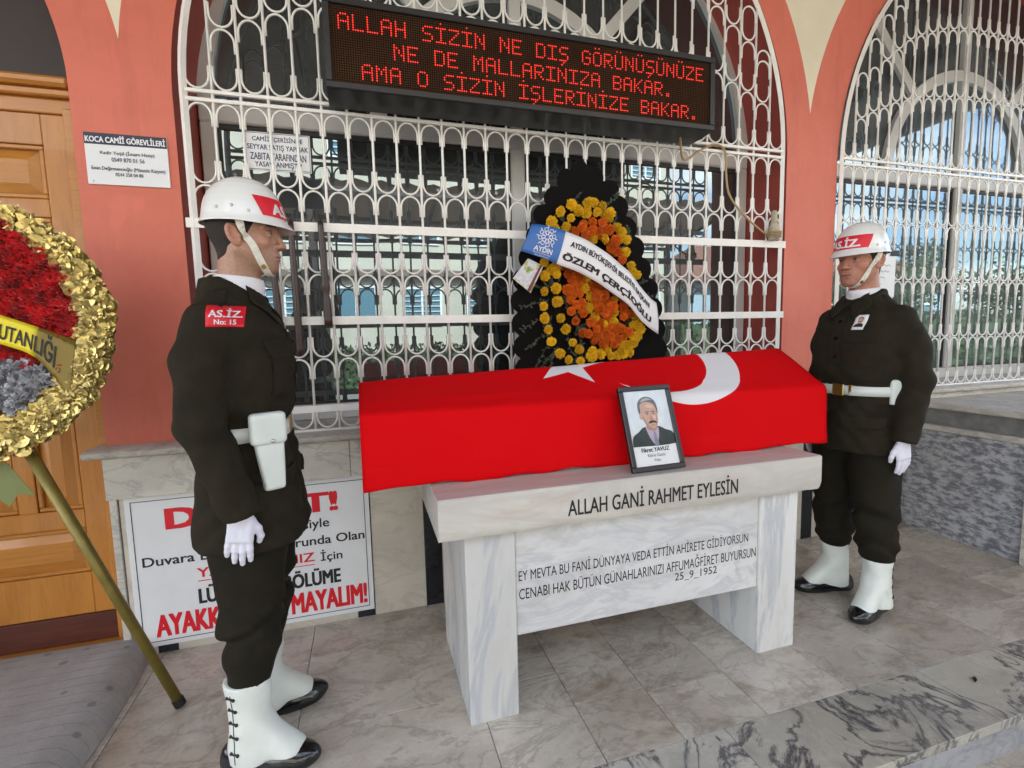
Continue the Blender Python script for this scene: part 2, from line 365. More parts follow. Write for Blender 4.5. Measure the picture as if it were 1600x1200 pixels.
def surfnet(f, lo, hi, h):
    n = [int(math.ceil((b-a)/h))+1 for a, b in zip(lo, hi)]
    ax = [lo[i]+h*np.arange(n[i]) for i in range(3)]
    P = (ax[0][:, None, None], ax[1][None, :, None], ax[2][None, None, :])
    V = np.broadcast_to(f(P), n).astype(np.float64); S = V < 0
    nx, ny, nz = n; cs = (nx-1, ny-1, nz-1)
    pos = np.zeros(cs+(3,)); cnt = np.zeros(cs)
    cor = lambda A, i, j, k: A[i:nx-1+i, j:ny-1+j, k:nz-1+k]
    for a in range(3):
        o1, o2 = [b for b in range(3) if b != a]
        for p in range(2):
            for q in range(2):
                c0 = [0, 0, 0]; c0[o1] = p; c0[o2] = q; c1 = list(c0); c1[a] = 1
                A = cor(V, *c0); B = cor(V, *c1); m = cor(S, *c0) != cor(S, *c1)
                t = np.where(m, A/np.where(m, A-B, 1), 0)
                for d in range(3): pos[..., d] += m*(t if d == a else c0[d])
                cnt += m
    act = cnt > 0; idx = -np.ones(cs, int); idx[act] = np.arange(act.sum())
    I = np.argwhere(act); verts = (I+pos[act]/cnt[act][:, None])*h+np.array(lo)
    Q = []
    for a in range(3):
        o1, o2 = [(1, 2), (2, 0), (0, 1)][a]
        sl0 = [slice(1, m-1) for m in n]; sl1 = [slice(1, m-1) for m in n]; sl0[a] = slice(0, n[a]-1); sl1[a] = slice(1, n[a])
        s0 = S[tuple(sl0)]; s1 = S[tuple(sl1)]; E_ = np.argwhere(s0 != s1)
        if not len(E_): continue
        sg = s0[tuple(E_.T)]
        base = E_.copy(); base[:, o1] += 1; base[:, o2] += 1
        def cell(d1, d2):
            c = base.copy(); c[:, o1] -= d1; c[:, o2] -= d2; return idx[tuple(c.T)]
        q = np.stack([cell(1, 1), cell(0, 1), cell(0, 0), cell(1, 0)], 1)
        q[~sg] = q[~sg][:, ::-1]; Q.append(q)
    Q = np.concatenate(Q); Q = Q[(Q >= 0).all(1)]
    return verts, Q
def sdf_obj(name, f, lo, hi, h, mat, parent, xf=None, colfn=None):
    V, Q = surfnet(f, lo, hi, h); col = colfn(V) if colfn else None
    if xf is not None: V = xf(V)
    mb = MB(); mb.v = [V]; mb.f = Q.tolist(); mb.m = [0]*len(Q); mb.n = len(V)
    return mb.build(name, mat, parent, smooth=True, local=True, col=col)
def march(f, o, d, steps=60):
    """sphere trace points o along d (n,3) onto f=0"""
    o = np.array(o, float); d = np.broadcast_to(np.array(d, float), o.shape); t = np.zeros(len(o))
    for _ in range(steps):
        p = o+d*t[:, None]; v = f((p[:, 0], p[:, 1], p[:, 2])); t += np.clip(v, -.02, .05)*.8
    return o+d*t[:, None]
def grad(f, p, e=.002):
    g = []
    for i in range(3):
        a = p.copy(); b = p.copy(); a[:, i] += e; b[:, i] -= e
        g.append(f((a[:, 0], a[:, 1], a[:, 2]))-f((b[:, 0], b[:, 1], b[:, 2])))
    g = np.stack(g, 1); return g/(np.linalg.norm(g, axis=1)[:, None]+1e-9)
def wrap_fn(f, c, u, v, off, start=.12):
    """map (a,b) on the tangent frame at c onto surface f, lifted by off"""
    c, u, v = (np.array(x, float) for x in (c, u, v)); n_ = np.cross(u, v)
    def fn(a, b):
        o = c+np.outer(a, u)+np.outer(b, v)+n_*start
        p = march(f, o, -n_); return p+n_*off
    return fn
def patch(mb, fn, w, h, nu=10, nv=8, th=.002, mi=0, taper=0):
    """a thin curved rectangle with real thickness on fn"""
    A, B = np.meshgrid(np.linspace(-w/2, w/2, nu), np.linspace(-h/2, h/2, nv), indexing='ij')
    a = A.ravel(); b = B.ravel(); a = a*(1-taper*(b/h+.5)); P = fn(a, b); mb.grid(P, nu, nv, mi, flip=False)

# ================================================================== SETTING
WY = 2.53                      # front of the facade
CX1, RW, SPR = .915, 1.655, 2.48
CX2 = 4.63
DCX, DR = -2.21, 1.10
RO = 1.845; RO2 = 1.91; DRO = 1.307
def arch_z(x, c, r): 
    d = r*r-(x-c)**2
    return SPR+math.sqrt(d) if d > 0 else None
# --- floor: tiles with open joints over a grout bed
def tiles(name, rects, z, mat, th=.02, gap=.0025):
    mb = MB(); T = []
    for x0, x1, y0, y1 in rects:
        g = gap/2; k = len(mb.f); t = (random.random(), random.random(), random.random())
        mb.box((x0+g, y0+g, z-th), (x1-g, y1-g, z+random.uniform(-.0006, .0006)), bev=.001)
        T += [t]*(len(mb.f)-k)
    return mb.build(name, mat, tile=T)
rects = []
cols = [-3.0, -2.4, -1.95, -1.4, -.96, -.31, .36, .70, 1.0, 1.36, 1.76, 2.17, 2.67, 3.2, 3.7]
for i in range(len(cols)-1):
    ys = [1.345]; o = [.27, .5, .64, .46][i % 4]; y = 1.345+o*.9
    if cols[i] == .70: y = 1.615
    if cols[i] == .36: y = 1.81
    while y < 2.45: ys.append(y); y += [.5, .62, .45][i % 3]
    ys.append(2.6)
    for a, b in zip(ys[:-1], ys[1:]): rects.append((cols[i], cols[i+1], a, b))
fl = tiles('floor', rects, 0, M_FLOOR); tag(fl, kind='structure')
rects = [(a, b, 1.06, 1.345) for a, b in zip([-3., -2.2, -1.5, -.7, -.05, .55, 1.16, 2.12, 2.85, 3.7], [-2.2, -1.5, -.7, -.05, .55, 1.16, 2.12, 2.85, 3.7, 4.5])]
st = tiles('step_edge', rects, 0.001, M_STEP, th=.035); tag(st, kind='structure')
mb = MB(); mb.box((-3.2, 1.08, -.13), (4.6, 2.9, -.018))
tag(mb.build('floor_bed', M_GROUT), kind='structure')
mb = MB(); mb.box((-3.2, 1.068, -.15), (4.6, 1.079, -.036)); tag(mb.build('step_riser', M_GREYV), kind='structure')
rects = []
for i in range(16):
    for j in range(8): rects.append((-3+i*.55, -3+i*.55+.55, -1.4+j*.31-(.0), -1.4+j*.31+.31))
tag(tiles('pavement', rects, -.15, M_FLOOR), kind='structure')
mb = MB(); mb.box((-80, -120, -.30), (80, 60, -.175)); 
tag(mb.build('ground', simple('pale_paving', (.22, .205, .185), .8, var=.2, vscale=.6)), kind='structure')

# --- facade
fac = thing('mosque_facade', 'salmon plastered wall with arched openings, cream spandrels and a marble plinth', 'wall', (.9, WY, 0))
TOP = 7.0
def edge_lo(x):
    """lower boundary of the solid wall at x above openings"""
    for c, r in ((CX1, RW), (CX2, RW), (DCX, DR)):
        z = arch_z(x, c, r)
        if z: return z
    return None
def edge_band(x):
    best = None
    for c, r in ((CX1, RO), (CX2, RO2), (DCX, DRO)):
        z = arch_z(x, c, r)
        if z and (best is None or z > best): best = z
    return best
xs = set([-7., 9.])
for c, r, ro in ((CX1, RW, RO), (CX2, RW, RO2), (DCX, DR, DRO)):
    for k in range(61):
        a = math.pi*k/60; xs.add(round(c+r*math.cos(a), 5)); xs.add(round(c+ro*math.cos(a), 5))
xs |= {-.93, -.94, -.92, 2.72, 2.74, 2.76, 2.75, 2.77}
xs = sorted(xs); pk = MB(); cm = MB()
for a, b in zip(xs[:-1], xs[1:]):
    if b-a < 1e-4: continue
    mid = (a+b)/2; e = 1e-4
    op = edge_lo(mid) is not None
    za, zb = (edge_lo(a+e) or SPR, edge_lo(b-e) or SPR) if op else (.94, .94)
    ba, bb = edge_band(a+e), edge_band(b-e)
    if ba is None or bb is None: ba = bb = TOP
    pk.add([(a, WY, za), (b, WY, zb), (b, WY, bb), (a, WY, ba)], [(0, 1, 2, 3)])
    if ba < TOP: cm.add([(a, WY-.001*0, ba), (b, WY, bb), (b, WY, TOP), (a, WY, TOP)], [(0, 1, 2, 3)])
pk.build('plaster_wall', M_PINK, fac); cm.build('cream_spandrel', M_CREAM, fac)
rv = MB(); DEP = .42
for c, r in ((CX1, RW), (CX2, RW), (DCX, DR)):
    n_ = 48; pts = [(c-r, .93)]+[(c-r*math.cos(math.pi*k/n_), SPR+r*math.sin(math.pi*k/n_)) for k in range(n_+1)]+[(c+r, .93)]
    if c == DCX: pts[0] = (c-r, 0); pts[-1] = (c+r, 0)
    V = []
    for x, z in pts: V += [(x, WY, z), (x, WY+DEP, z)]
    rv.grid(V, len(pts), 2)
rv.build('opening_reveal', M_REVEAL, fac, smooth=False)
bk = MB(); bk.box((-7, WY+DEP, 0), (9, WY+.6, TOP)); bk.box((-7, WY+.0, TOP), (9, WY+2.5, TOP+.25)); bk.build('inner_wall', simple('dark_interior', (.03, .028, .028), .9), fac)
# marble sill, fascia, plinth
ms = MB()
prof = [(-.115, .945), (-.125, .955), (-.125, .970), (-.115, .978), (-.04, .982), (0.42, .984)]
x0, x1 = -1.15, 8.0
V = []
for x in (x0, x1):
    for y, z in prof: V.append((x, WY+y, z))
    V += [(x, WY+.42, .935), (x, WY-.07, .935)]
k = len(prof)+2
ms.add(V, [[i, i+1, k+i+1, k+i] for i in range(k-1)]+[[k-1, 0, k, 2*k-1], list(range(k))[::-1], list(range(k, 2*k))])
autosmooth(ms.build('marble_sill', M_SILL, fac), 50)
fa = MB(); xx = [-1.105, -.10, .95, 2.0, 3.05, 4.1, 5.2, 8.0]
for a, b in zip(xx[:-1], xx[1:]): fa.box((a+.001, WY-.068, .752), (b-.001, WY+.1, .934), bev=.002)
fa.build('marble_fascia', M_SILL, fac)
pl = MB()
strips = [(-.985, -.905), (-.105, -.02), (.245, .335), (2.76, 2.85), (3.555, 3.66)]
edges = [-1.08]+[v for s_ in strips for v in s_]
for i in range(0, len(edges)-1, 2): pl.box((edges[i]+.001, WY-.022, 0), (edges[i+1]-.001, WY+.1, .751), bev=.0015)
for a, b in strips: bl = MB(); bl.box((a, WY-.0225, 0), (b, WY+.1, .751), bev=.001); bl.build('black_marble_strip', M_BLACKM, fac)
pl.build('marble_plinth', M_PANEL, fac)
tr = MB(); tr.box((-1.112, WY-.03, 0), (-1.082, WY+.1, .751), bev=.003); tr.build('plinth_corner_trim', M_SILL, fac)

# --- windows (frame > panes)
FY = 2.85
def window(c, sx):
    w = RW-.01; fr = MB(); y0, y1 = FY, FY+.06
    def arcband(r0, r1, a0, a1, n_=40, yy=(y0, y1)):
        V = []
        for i in range(n_+1):
            a = a0+(a1-a0)*i/n_
            for r, y in ((r0, yy[0]), (r1, yy[0]), (r1, yy[1]), (r0, yy[1])): V.append((c-r*math.cos(a), y, SPR+.10+r*math.sin(a)))
        F = [[i*4+j, i*4+(j+1) % 4, (i+1)*4+(j+1) % 4, (i+1)*4+j] for i in range(n_) for j in range(4)]
        fr.add(V, F)
    arcband(w-.07, w, 0, math.pi); arcband(.74, .82, 0, math.pi, yy=(y0-.003, y1))
    fr.box((c-w, y0-.004, SPR+.03), (c+w, y1, SPR+.13), bev=.008)
    fr.box((c-w, y0, 1.0), (c-w+.075, y1, SPR+.03), bev=.006); fr.box((c+w-.075, y0, 1.0), (c+w, y1, SPR+.03), bev=.006)
    fr.box((c-.042+.0, y0-.006, 1.07), (c+.042, y1+.001, SPR+.03), bev=.008)
    fr.box((c-.036, y0-.005, SPR+.13), (c+.036, y1+.001, SPR+w-.05), bev=.006)
    fr.box((c-w+.075, y0+.002, .985), (c+w-.075, y1, 1.07), bev=.006)
    for s_ in (-1, 1):
        a = R(48); p0 = np.array([c+s_*.81*math.cos(a), SPR+.10+.81*math.sin(a)]); p1 = np.array([c+s_*(w-.05)*math.cos(a), SPR+.10+(w-.05)*math.sin(a)])
        d = (p1-p0)/np.linalg.norm(p1-p0); q = np.array([-d[1], d[0]])*.036
        fr.poly_prism([p0+q, p0-q, p1-q, p1+q][::-1], y0+.004, y1)
    f = fr.build('window_frame', M_PVC, fac)
    gk = MB()
    for a, b in ((c-w+.075, c-.042), (c+.042, c+w-.075)):
        for (u0, u1, v0, v1) in ((a, a+.014, 1.07, SPR+.03), (b-.014, b, 1.07, SPR+.03), (a+.014, b-.014, 1.07, 1.084), (a+.014, b-.014, SPR+.005, SPR+.03)):
            gk.box((u0, y0+.015, v0), (u1, y1, v1))
    gk.build('gasket', M_SEAL, f)
    for a, b in ((c-w+.075, c-.042), (c+.042, c+w-.075)):
        g = MB(); g.box((a, y0+.025, 1.06), (b, y0+.035, SPR+.04)); g.build('pane', M_GLASS, f)
    g = MB(); pts = [(c-(w-.03)*math.cos(math.pi*k/40), SPR+.10+(w-.03)*math.sin(math.pi*k/40)) for k in range(41)]
    g.poly_prism(pts[::-1], y0+.03, y0+.038); g.build('pane', M_GLASS, f)
    return f
window(CX1, 1); window(CX2, 1)

# --- wrought grilles
def grille(c, half, nb, label, flats=True):
    GY = WY-.012; g = thing('window_grille', label, 'window grille', (c, GY, .975), 'white wrought iron grilles over the arched windows')
    rb, rs = .0062, .0051; x0, x1 = c-half, c+half; s = 2*half/nb
    fr = MB()
    arc = [(c-half*math.cos(math.pi*k/60), GY, SPR+.02+half*math.sin(math.pi*k/60)) for k in range(61)]
    fr.tube([(x0, GY, .985)]+arc+[(x1, GY, .985)], .016, 4, up=(0, 1, 0)); fr.build('arch_frame', M_WMETAL, g)
    for z0, z1, yy in ((1.073, 1.107, 1), (1.492, 1.532, 1), (1.925, 1.967, 1))*flats:
        b = MB(); b.box((x0-.03, GY-.013, z0), (x1+.03, GY-.0085, z1), bev=.001)
        b.build('flat_crossbar', M_WMETAL, g)
    for z in (2.470, 2.506): b = MB(); b.box((x0, GY-.009, z-.008), (x1, GY+.009, z+.008), bev=.002); b.build('spring_rail', M_WMETAL, g)
    b = MB(); b.box((x0, GY-.012, .978), (x1, GY+.012, .992), bev=.002); b.build('base_rail', M_WMETAL, g)
    def ztop(x): return SPR+.02+math.sqrt(max(0, half**2-(x-c)**2))
    xsb = [x0+s*i for i in range(nb+1)]
    for x in xsb[1:-1]:
        b = MB(); b.tube([(x, GY, .985), (x, GY, ztop(x))], rb, 6); b.build('bar', M_WMETAL, g, smooth=True)
    sc = MB(); rad = s/2-rb-rs*.6; leg = .042
    def U(xm, z, up, lim=None):
        pts = []
        n_ = 10
        for k in range(n_+1):
            a = math.pi*k/n_; pts.append((xm-rad*math.cos(a), GY, z+rs+ (rad*(1-math.sin(a)))*1.15))
        pts = [(xm-rad, GY, z+rs+rad*1.15+leg)]+pts+[(xm+rad, GY, z+rs+rad*1.15+leg)]
        if not up: pts = [(x, y, 2*z-zz) for x, y, zz in pts]
        sc.tube(pts, rs, 5, up=(0, 1, 0)); 
    r1x = [.05, .15, .26, .36, .45, .65, 1.1]; r1 = [2.698, 2.767, 2.822, 2.857, 2.9, 2.945, 2.995]
    r2x = [.15, .24, .34, .43, .52, .62, .86, 1.1]; r2 = [3.0, 3.088, 3.144, 3.215, 3.287, 3.333, 3.406, 3.44]
    r3x = [.3, .45, .6, .9, 1.2, 1.6]; r3 = [3.35, 3.5, 3.62, 3.78, 3.86, 3.9]
    for i in range(nb):
        xm = (xsb[i]+xsb[i+1])/2; d = min(xm-x0, x1-xm); zt = min(ztop(xsb[i]), ztop(xsb[i+1]))
        U(xm, .992, True)
        for z in (1.334, 1.734, 2.117): U(xm, z, True); U(xm, z, False)
        U(xm, 2.462, False); U(xm, 2.514, True)
        for X_, Z_ in ((r1x, r1), (r2x, r2), (r3x, r3)):
            z = float(np.interp(d, X_, Z_))
            if z < zt-.06: U(xm, z, False)
            if z < zt-.19: U(xm, z, True)
        if zt > SPR+.12: 
            rr = zt-.012; U(xm, max(rr, SPR+.15), False)
    sc.build('scrollwork', M_WMETAL, g, smooth=True)
    return g
grille(CX1, 1.61, 29, 'white iron arched grille behind the flag-covered coffin and under the lit sign')
grille(CX2, 1.63, 33, 'white iron arched grille behind the soldier standing on the right', False)

# --- door in the left arch
door = thing('wooden_door', 'honey coloured panelled wooden door under a dark transom', 'door', (-2.0, 2.6, 0))
DY = 2.60
fr = MB(); fr.box((-1.155, DY-.04, .0), (-1.111, DY+.1, 2.40), bev=.004); fr.box((-3.26, DY-.012, 2.385), (-1.111, DY+.1, 2.445), bev=.004); fr.build('door_frame', M_DOORH, door)
co_ = MB(); co_.box((-3.26, DY-.07, 2.475), (-1.111, DY+.1, 2.515), bev=.012); co_.box((-3.26, DY-.04, 2.445), (-1.111, DY+.1, 2.475), bev=.006); co_.build('cornice', M_DOORH, door)
tp = MB(); tp.box((-3.3, DY+.06, 2.515), (-1.1, DY+.1, 3.6)); tp.build('transom', M_DARKWOOD, door)
lf = MB()
xr = -1.155; cols_ = [(-1.418+.002, -1.252), (-1.72, -1.487)]
# stiles and rails stand proud of the sunken field
lf.box((-3.2, DY+.022, .2), (xr, DY+.06, 2.385))
lf.box((-1.250, DY, .2), (xr, DY+.022, 2.385), bev=.003)
rows_ = [(2.26, 2.385), (1.965, 2.04), (.605, .69), (.2, .395)]
for a, b in rows_: lf.box((-3.2, DY+.0005, a), (-1.250, DY+.022, b), bev=.003)
lf.box((-1.487, DY+.001, .69), (-1.418, DY+.022, 1.965), bev=.003)
for xa in (-1.80,): lf.box((xa, DY+.001, .69), (xa+.07, DY+.022, 1.965), bev=.003)
lf.build('door_leaf', M_DOOR, door)
def raised(xa, xb, za, zb, mat):
    p = MB(); 
    p.box((xa, DY+.004, za), (xb, DY+.0225, za+.018), bev=.004); p.box((xa, DY+.004, zb-.018), (xb, DY+.0225, zb), bev=.004)
    p.box((xa, DY+.004, za+.018), (xa+.018, DY+.0225, zb-.018), bev=.004); p.box((xb-.018, DY+.004, za+.018), (xb, DY+.0225, zb-.018), bev=.004)
    i = .05; V = []
    for (d, y) in ((.022, DY+.021), (.06, DY+.006)):
        V += [(xa+d, y, za+d), (xb-d, y, za+d), (xb-d, y, zb-d), (xa+d, y, zb-d)]
    p.add(V, [(0, 1, 5, 4), (1, 2, 6, 5), (2, 3, 7, 6), (3, 0, 4, 7), (4, 5, 6, 7)])
    p.build('door_panel', mat, door)
raised(-1.72, -1.252, 2.042, 2.258, M_DOORH)
raised(-1.416, -1.252, .692, 1.963, M_DOOR); raised(-1.728, -1.489, .692, 1.963, M_DOOR)
raised(-1.80, -1.252, .397, .603, M_DOORH)
kk = MB(); kk.box((-3.26, DY-.01, .07), (-1.111, DY+.05, .199), bev=.003); kk.build('kick_board', M_KICK, door)
tt = MB(); tt.box((-3.26, DY-.075, .0), (-1.12, DY+.05, .069), bev=.006); tt.build('threshold', M_DOORH, door)

# --- carpet over the door step
def rug_mat():
    m, n, l, b = nm('grey_patterned_carpet'); co = coords(n, l); sp = n.new('ShaderNodeSeparateXYZ'); l.new(co, sp.inputs[0])
    f = noise(n, l, co, 9, 6, .7); c = mix_rgb(n, l, ramp(n, l, f, [(.3, 0.), (.7, 1.)]), (.31, .295, .285), (.42, .40, .385))
    g = noise(n, l, co, 260, 2); c = mix_rgb(n, l, ramp(n, l, g, [(.4, 0.), (.7, .4)]), c, (.22, .205, .20))
    ad = n.new('ShaderNodeMath'); ad.operation = 'MULTIPLY'; ad.inputs[1].default_value = 1/.055; l.new(sp.outputs[1], ad.inputs[0])
    fr_ = n.new('ShaderNodeMath'); fr_.operation = 'FRACT'; l.new(ad.outputs[0], fr_.inputs[0])
    ln = ramp(n, l, fr_.outputs[0], [(0., 1.), (.045, 1.), (.065, 0.), (.985, 0.), (1., 1.)])
    br = noise(n, l, coords(n, l, (1, .05, 1)), 14, 3); lb = ramp(n, l, br, [(.35, .08), (.6, .6)])
    mm = n.new('ShaderNodeMath'); mm.operation = 'MULTIPLY'; l.new(ln, mm.inputs[0]); l.new(lb, mm.inputs[1])
    c = mix_rgb(n, l, mm.outputs[0], c, (.12, .12, .125))
    ck = n.new('ShaderNodeTexVoronoi'); ck.inputs['Scale'].default_value = 9; l.new(co, ck.inputs['Vector'])
    dots = ramp(n, l, ck.outputs['Distance'], [(.10, .55), (.16, 0.)]); c = mix_rgb(n, l, dots, c, (.11, .11, .12))
    l.new(c, b.inputs['Base Color']); b.inputs['Roughness'].default_value = .95; bump(n, l, b, g, .3, .002); return m
M_RUG = rug_mat()
rg = MB(); prof = []
H = .10
pts2 = [(-3.2, H)]+[(-3.2+i*.11, H+.0008*math.sin(i*1.7)) for i in range(1, 20)]+[(-1.10, H), (-1.06, H*.93), (-1.035, H*.72), (-1.02, H*.4), (-1.015, 0.004)]
ny = 24; V = []
for i, (x, z) in enumerate(pts2):
    for j in range(ny):
        y = .95+(2.515-.95)*j/(ny-1)
        k = max(0, (i-14)/10); xo = .035*k*math.sin(y*3.3+1)+.03*k*(1.8-y)*.2
        zz = z*(1+.015*math.sin(y*4)) if z > .01 else z
        if j == ny-1: zz *= .93
        V.append((x+xo, y, zz))
rg.grid(V, len(pts2), ny)
rg.grid([(p[0], p[1], p[2]) for i in range(len(pts2)) for p in (V[i*ny+ny-1], (V[i*ny+ny-1][0], 2.52, 0.001))], len(pts2), 2)
rg.grid([(p[0], p[1], p[2]) for i in range(len(pts2)) for p in (V[i*ny], (V[i*ny][0], .945, 0.001))][::-1], len(pts2), 2)
o = rg.build('carpet', M_RUG, smooth=True); tag(o, 'grey patterned carpet draped over the step in front of the wooden door', 'carpet')

# --- marble platform on the right
pf = thing('marble_platform', 'grey veined marble platform with an overhanging pale top at the right edge', 'platform', (4.6, 1.9, 0))
PX = 3.665
mb = MB(); mb.box((PX, .95, 0), (6.5, 2.50, .712), bev=.003); mb.build('veined_panel', M_FLECK, pf)
mb = MB(); mb.box((PX-.02, .95, .713), (6.5, 2.50, .752), bev=.006); mb.build('lower_ledge', M_SILL, pf)
mb = MB(); mb.box((PX+.015, .95, .753), (6.5, 2.50, .862)); mb.build('recessed_band', simple('mid_grey_marble', (.2, .195, .19), .4, var=.25, vscale=14), pf)
mb = MB(); mb.box((PX-.03, .94, .863), (6.5, 2.50, .905), bev=.008); mb.build('top_slab', M_SILL, pf)
mb = MB(); mb.box((PX-.045, 1.765, 0), (PX-.001, 1.80, .711), bev=.006); mb.build('edge_trim', M_SILL, pf)

# ================================================================== SIGNS
# --- LED sign
LX0, LX1, LZ0, LZ1, LY0, LY1 = -.103, 1.847, 2.484, 2.852, 2.30, 2.50
led = thing('led_sign', 'black electronic message sign with scrolling red letters above the coffin', 'led sign', ((LX0+LX1)/2, LY1, LZ0))
cs = MB(); t = .028
cs.box((LX0, LY0+.012, LZ0), (LX1, LY1, LZ1))
for a, b in (((LX0, LZ0), (LX1, LZ0+t)), ((LX0, LZ1-t), (LX1, LZ1)), ((LX0, LZ0+t), (LX0+t, LZ1-t)), ((LX1-t, LZ0+t), (LX1, LZ1-t))):
    cs.box((a[0], LY0, a[1]), (b[0], LY0+.0115, b[1]), bev=.003)
for x in (LX0+.25, LX1-.25): cs.box((x-.03, LY1, LZ0+.1), (x+.03, LY1+.012, LZ0+.25))
cs.build('case', M_CASE, led)
NX, NZ = 192, 32; px_, pz = (LX1-LX0-2*t)/NX, (LZ1-LZ0-2*t)/NZ
def led_mat():
    m, n, l, b = nm('unlit_led_grid'); co = coords(n, l, (1/px_, 1, 1/pz)); sp = n.new('ShaderNodeSeparateXYZ'); l.new(co, sp.inputs[0])
    def cell(s_):
        f = n.new('ShaderNodeMath'); f.operation = 'FRACT'; l.new(s_, f.inputs[0])
        a = n.new('ShaderNodeMath'); a.operation = 'SUBTRACT'; l.new(f.outputs[0], a.inputs[0]); a.inputs[1].default_value = .5
        b_ = n.new('ShaderNodeMath'); b_.operation = 'ABSOLUTE'; l.new(a.outputs[0], b_.inputs[0]); return b_.outputs[0]
    mx = n.new('ShaderNodeMath'); mx.operation = 'MAXIMUM'; l.new(cell(sp.outputs[0]), mx.inputs[0]); l.new(cell(sp.outputs[2]), mx.inputs[1])
    g = ramp(n, l, mx.outputs[0], [(.22, 1.), (.36, 0.)])
    w = ramp(n, l, noise(n, l, coords(n, l), 5, 4), [(.3, 0.), (.7, 1.)])
    c2 = mix_rgb(n, l, w, (.055, .024, .013), (.085, .045, .022))
    l.new(mix_rgb(n, l, g, (.012, .006, .004), c2), b.inputs['Base Color']); b.inputs['Roughness'].default_value = .9; b.inputs['Specular IOR Level'].default_value = .05; return m
sc_ = MB(); sc_.add([(LX0+t, LY0+.0115, LZ0+t), (LX1-t, LY0+.0115, LZ0+t), (LX1-t, LY0+.0115, LZ1-t), (LX0+t, LY0+.0115, LZ1-t)], [(0, 1, 2, 3)])
scr = sc_.build('screen', led_mat(), led)
FONT = {'A': '01110100011000111111100011000110001', 'L': '10000100001000010000100001000011111', 'H': '10001100011000111111100011000110001', 'S': '01111100001000001110000010000111110',
'I': '11111001000010000100001000010011111', 'Z': '11111000010001000100010001000011111', 'N': '10001110011010110101100111000110001', 'E': '11111100001000011110100001000011111', 'D': '11110100011000110001100011000111110',
'G': '01110100011000010111100011000101110', 'O': '01110100011000110001100011000101110', 'R': '11110100011000111110101001001010001', 'U': '10001100011000110001100011000101110', 'M': '10001110111010110101100011000110001',
'K': '10001100101010011000101001001010001', 'B': '11110100011000111110100011000111110', '.': '00000000000000000000000000110001100', ' ': '0'*35}
lit = MB(); hot = MB()
def dot(cx_, rz):
    x = LX0+t+(cx_+.5)*px_; z = LZ1-t-(rz+.5)*pz
    for mb_, r_, y in ((lit, .0037, LY0+.0095), (hot, .0018, LY0+.0085)):
        V = [(x+r_*math.cos(a), y, z+r_*math.sin(a)) for a in [math.pi/3*k for k in range(6)]]
        V += [(p[0], LY0+.0113, p[2]) for p in V]
        mb_.add(V, [list(range(6))[::-1]]+[[i, (i+1) % 6, 6+(i+1) % 6, 6+i] for i in range(6)])
BASE = {'İ': 'I', 'Ş': 'S', 'Ö': 'O', 'Ü': 'U'}
for txt, x0_, row in (('ALLAH SİZİN NE DIŞ GÖRÜNÜŞÜNÜZE', 3, 3), ('NE DE MALLARINIZA BAKAR.', 26, 13), ('AMA O SİZİN İŞLERİNİZE BAKAR.', 12, 23)):
    x = x0_
    for chh in txt:
        g = FONT[BASE.get(chh, chh)].replace(' ', '')
        for i in range(35):
            if g[i] == '1': dot(x+i % 5, row+i//5)
        if chh == 'İ': dot(x+2, row-2); 
        if chh in 'ÖÜ': dot(x+1, row-2); dot(x+3, row-2)
        if chh == 'Ş': dot(x+2, row+7); dot(x+1, row+8)
        x += 6
lit.build('led_lettering', M_LED, scr); hot.build('led_core', M_LEDHOT, scr)

# --- power cable and its wall knob
cb = MB(); C_ = [(1.72, 2.42, 2.49), (1.80, 2.50, 2.40), (1.93, 2.51, 2.47), (2.02, 2.50, 2.50), (2.08, 2.495, 2.46), (2.085, 2.49, 2.33), (2.11, 2.49, 2.22), (2.20, 2.488, 2.12), (2.33, 2.488, 2.03), (2.40, 2.488, 2.0), (2.44, 2.488, 2.03)]
def spline(C, n_=8):
    C = np.array(C, float); out = []
    for i in range(len(C)-1):
        p0, p1, p2, p3 = C[max(i-1, 0)], C[i], C[i+1], C[min(i+2, len(C)-1)]
        for k in range(n_):
            s_ = k/n_; out.append(.5*((2*p1)+(-p0+p2)*s_+(2*p0-5*p1+4*p2-p3)*s_**2+(-p0+3*p1-3*p2+p3)*s_**3))
    out.append(C[-1]); return np.array(out)
cb.tube(spline(C_), .0065, 6); tag(cb.build('power_cable', M_CABLE, smooth=True), 'tan power cable hanging from the message sign down over the grille', 'cable')
kn = thing('cable_knob', 'small beige cable fitting at the right end of the upper crossbar', 'cable fitting', (2.43, 2.50, 1.98))
mb = MB(); mb.lathe([(.012, -.05), (.03, -.045), (.036, 0), (.03, .03), (.018, .06), (.018, .12), (.01, .13)], (2.43, 2.475, 2.01), 12); mb.build('plug_body', simple('aged_beige_plastic', (.42, .36, .26), .5, var=.3, vscale=30), kn, smooth=True)
mb = MB()
for k in range(3): mb.tube([(2.43+.04*math.cos(a), 2.475+.04*math.sin(a), 1.985+.012*k) for a in np.linspace(0, 2*math.pi, 15)], .005, 5)
mb.build('cable_loop', M_CABLE, kn, smooth=True)

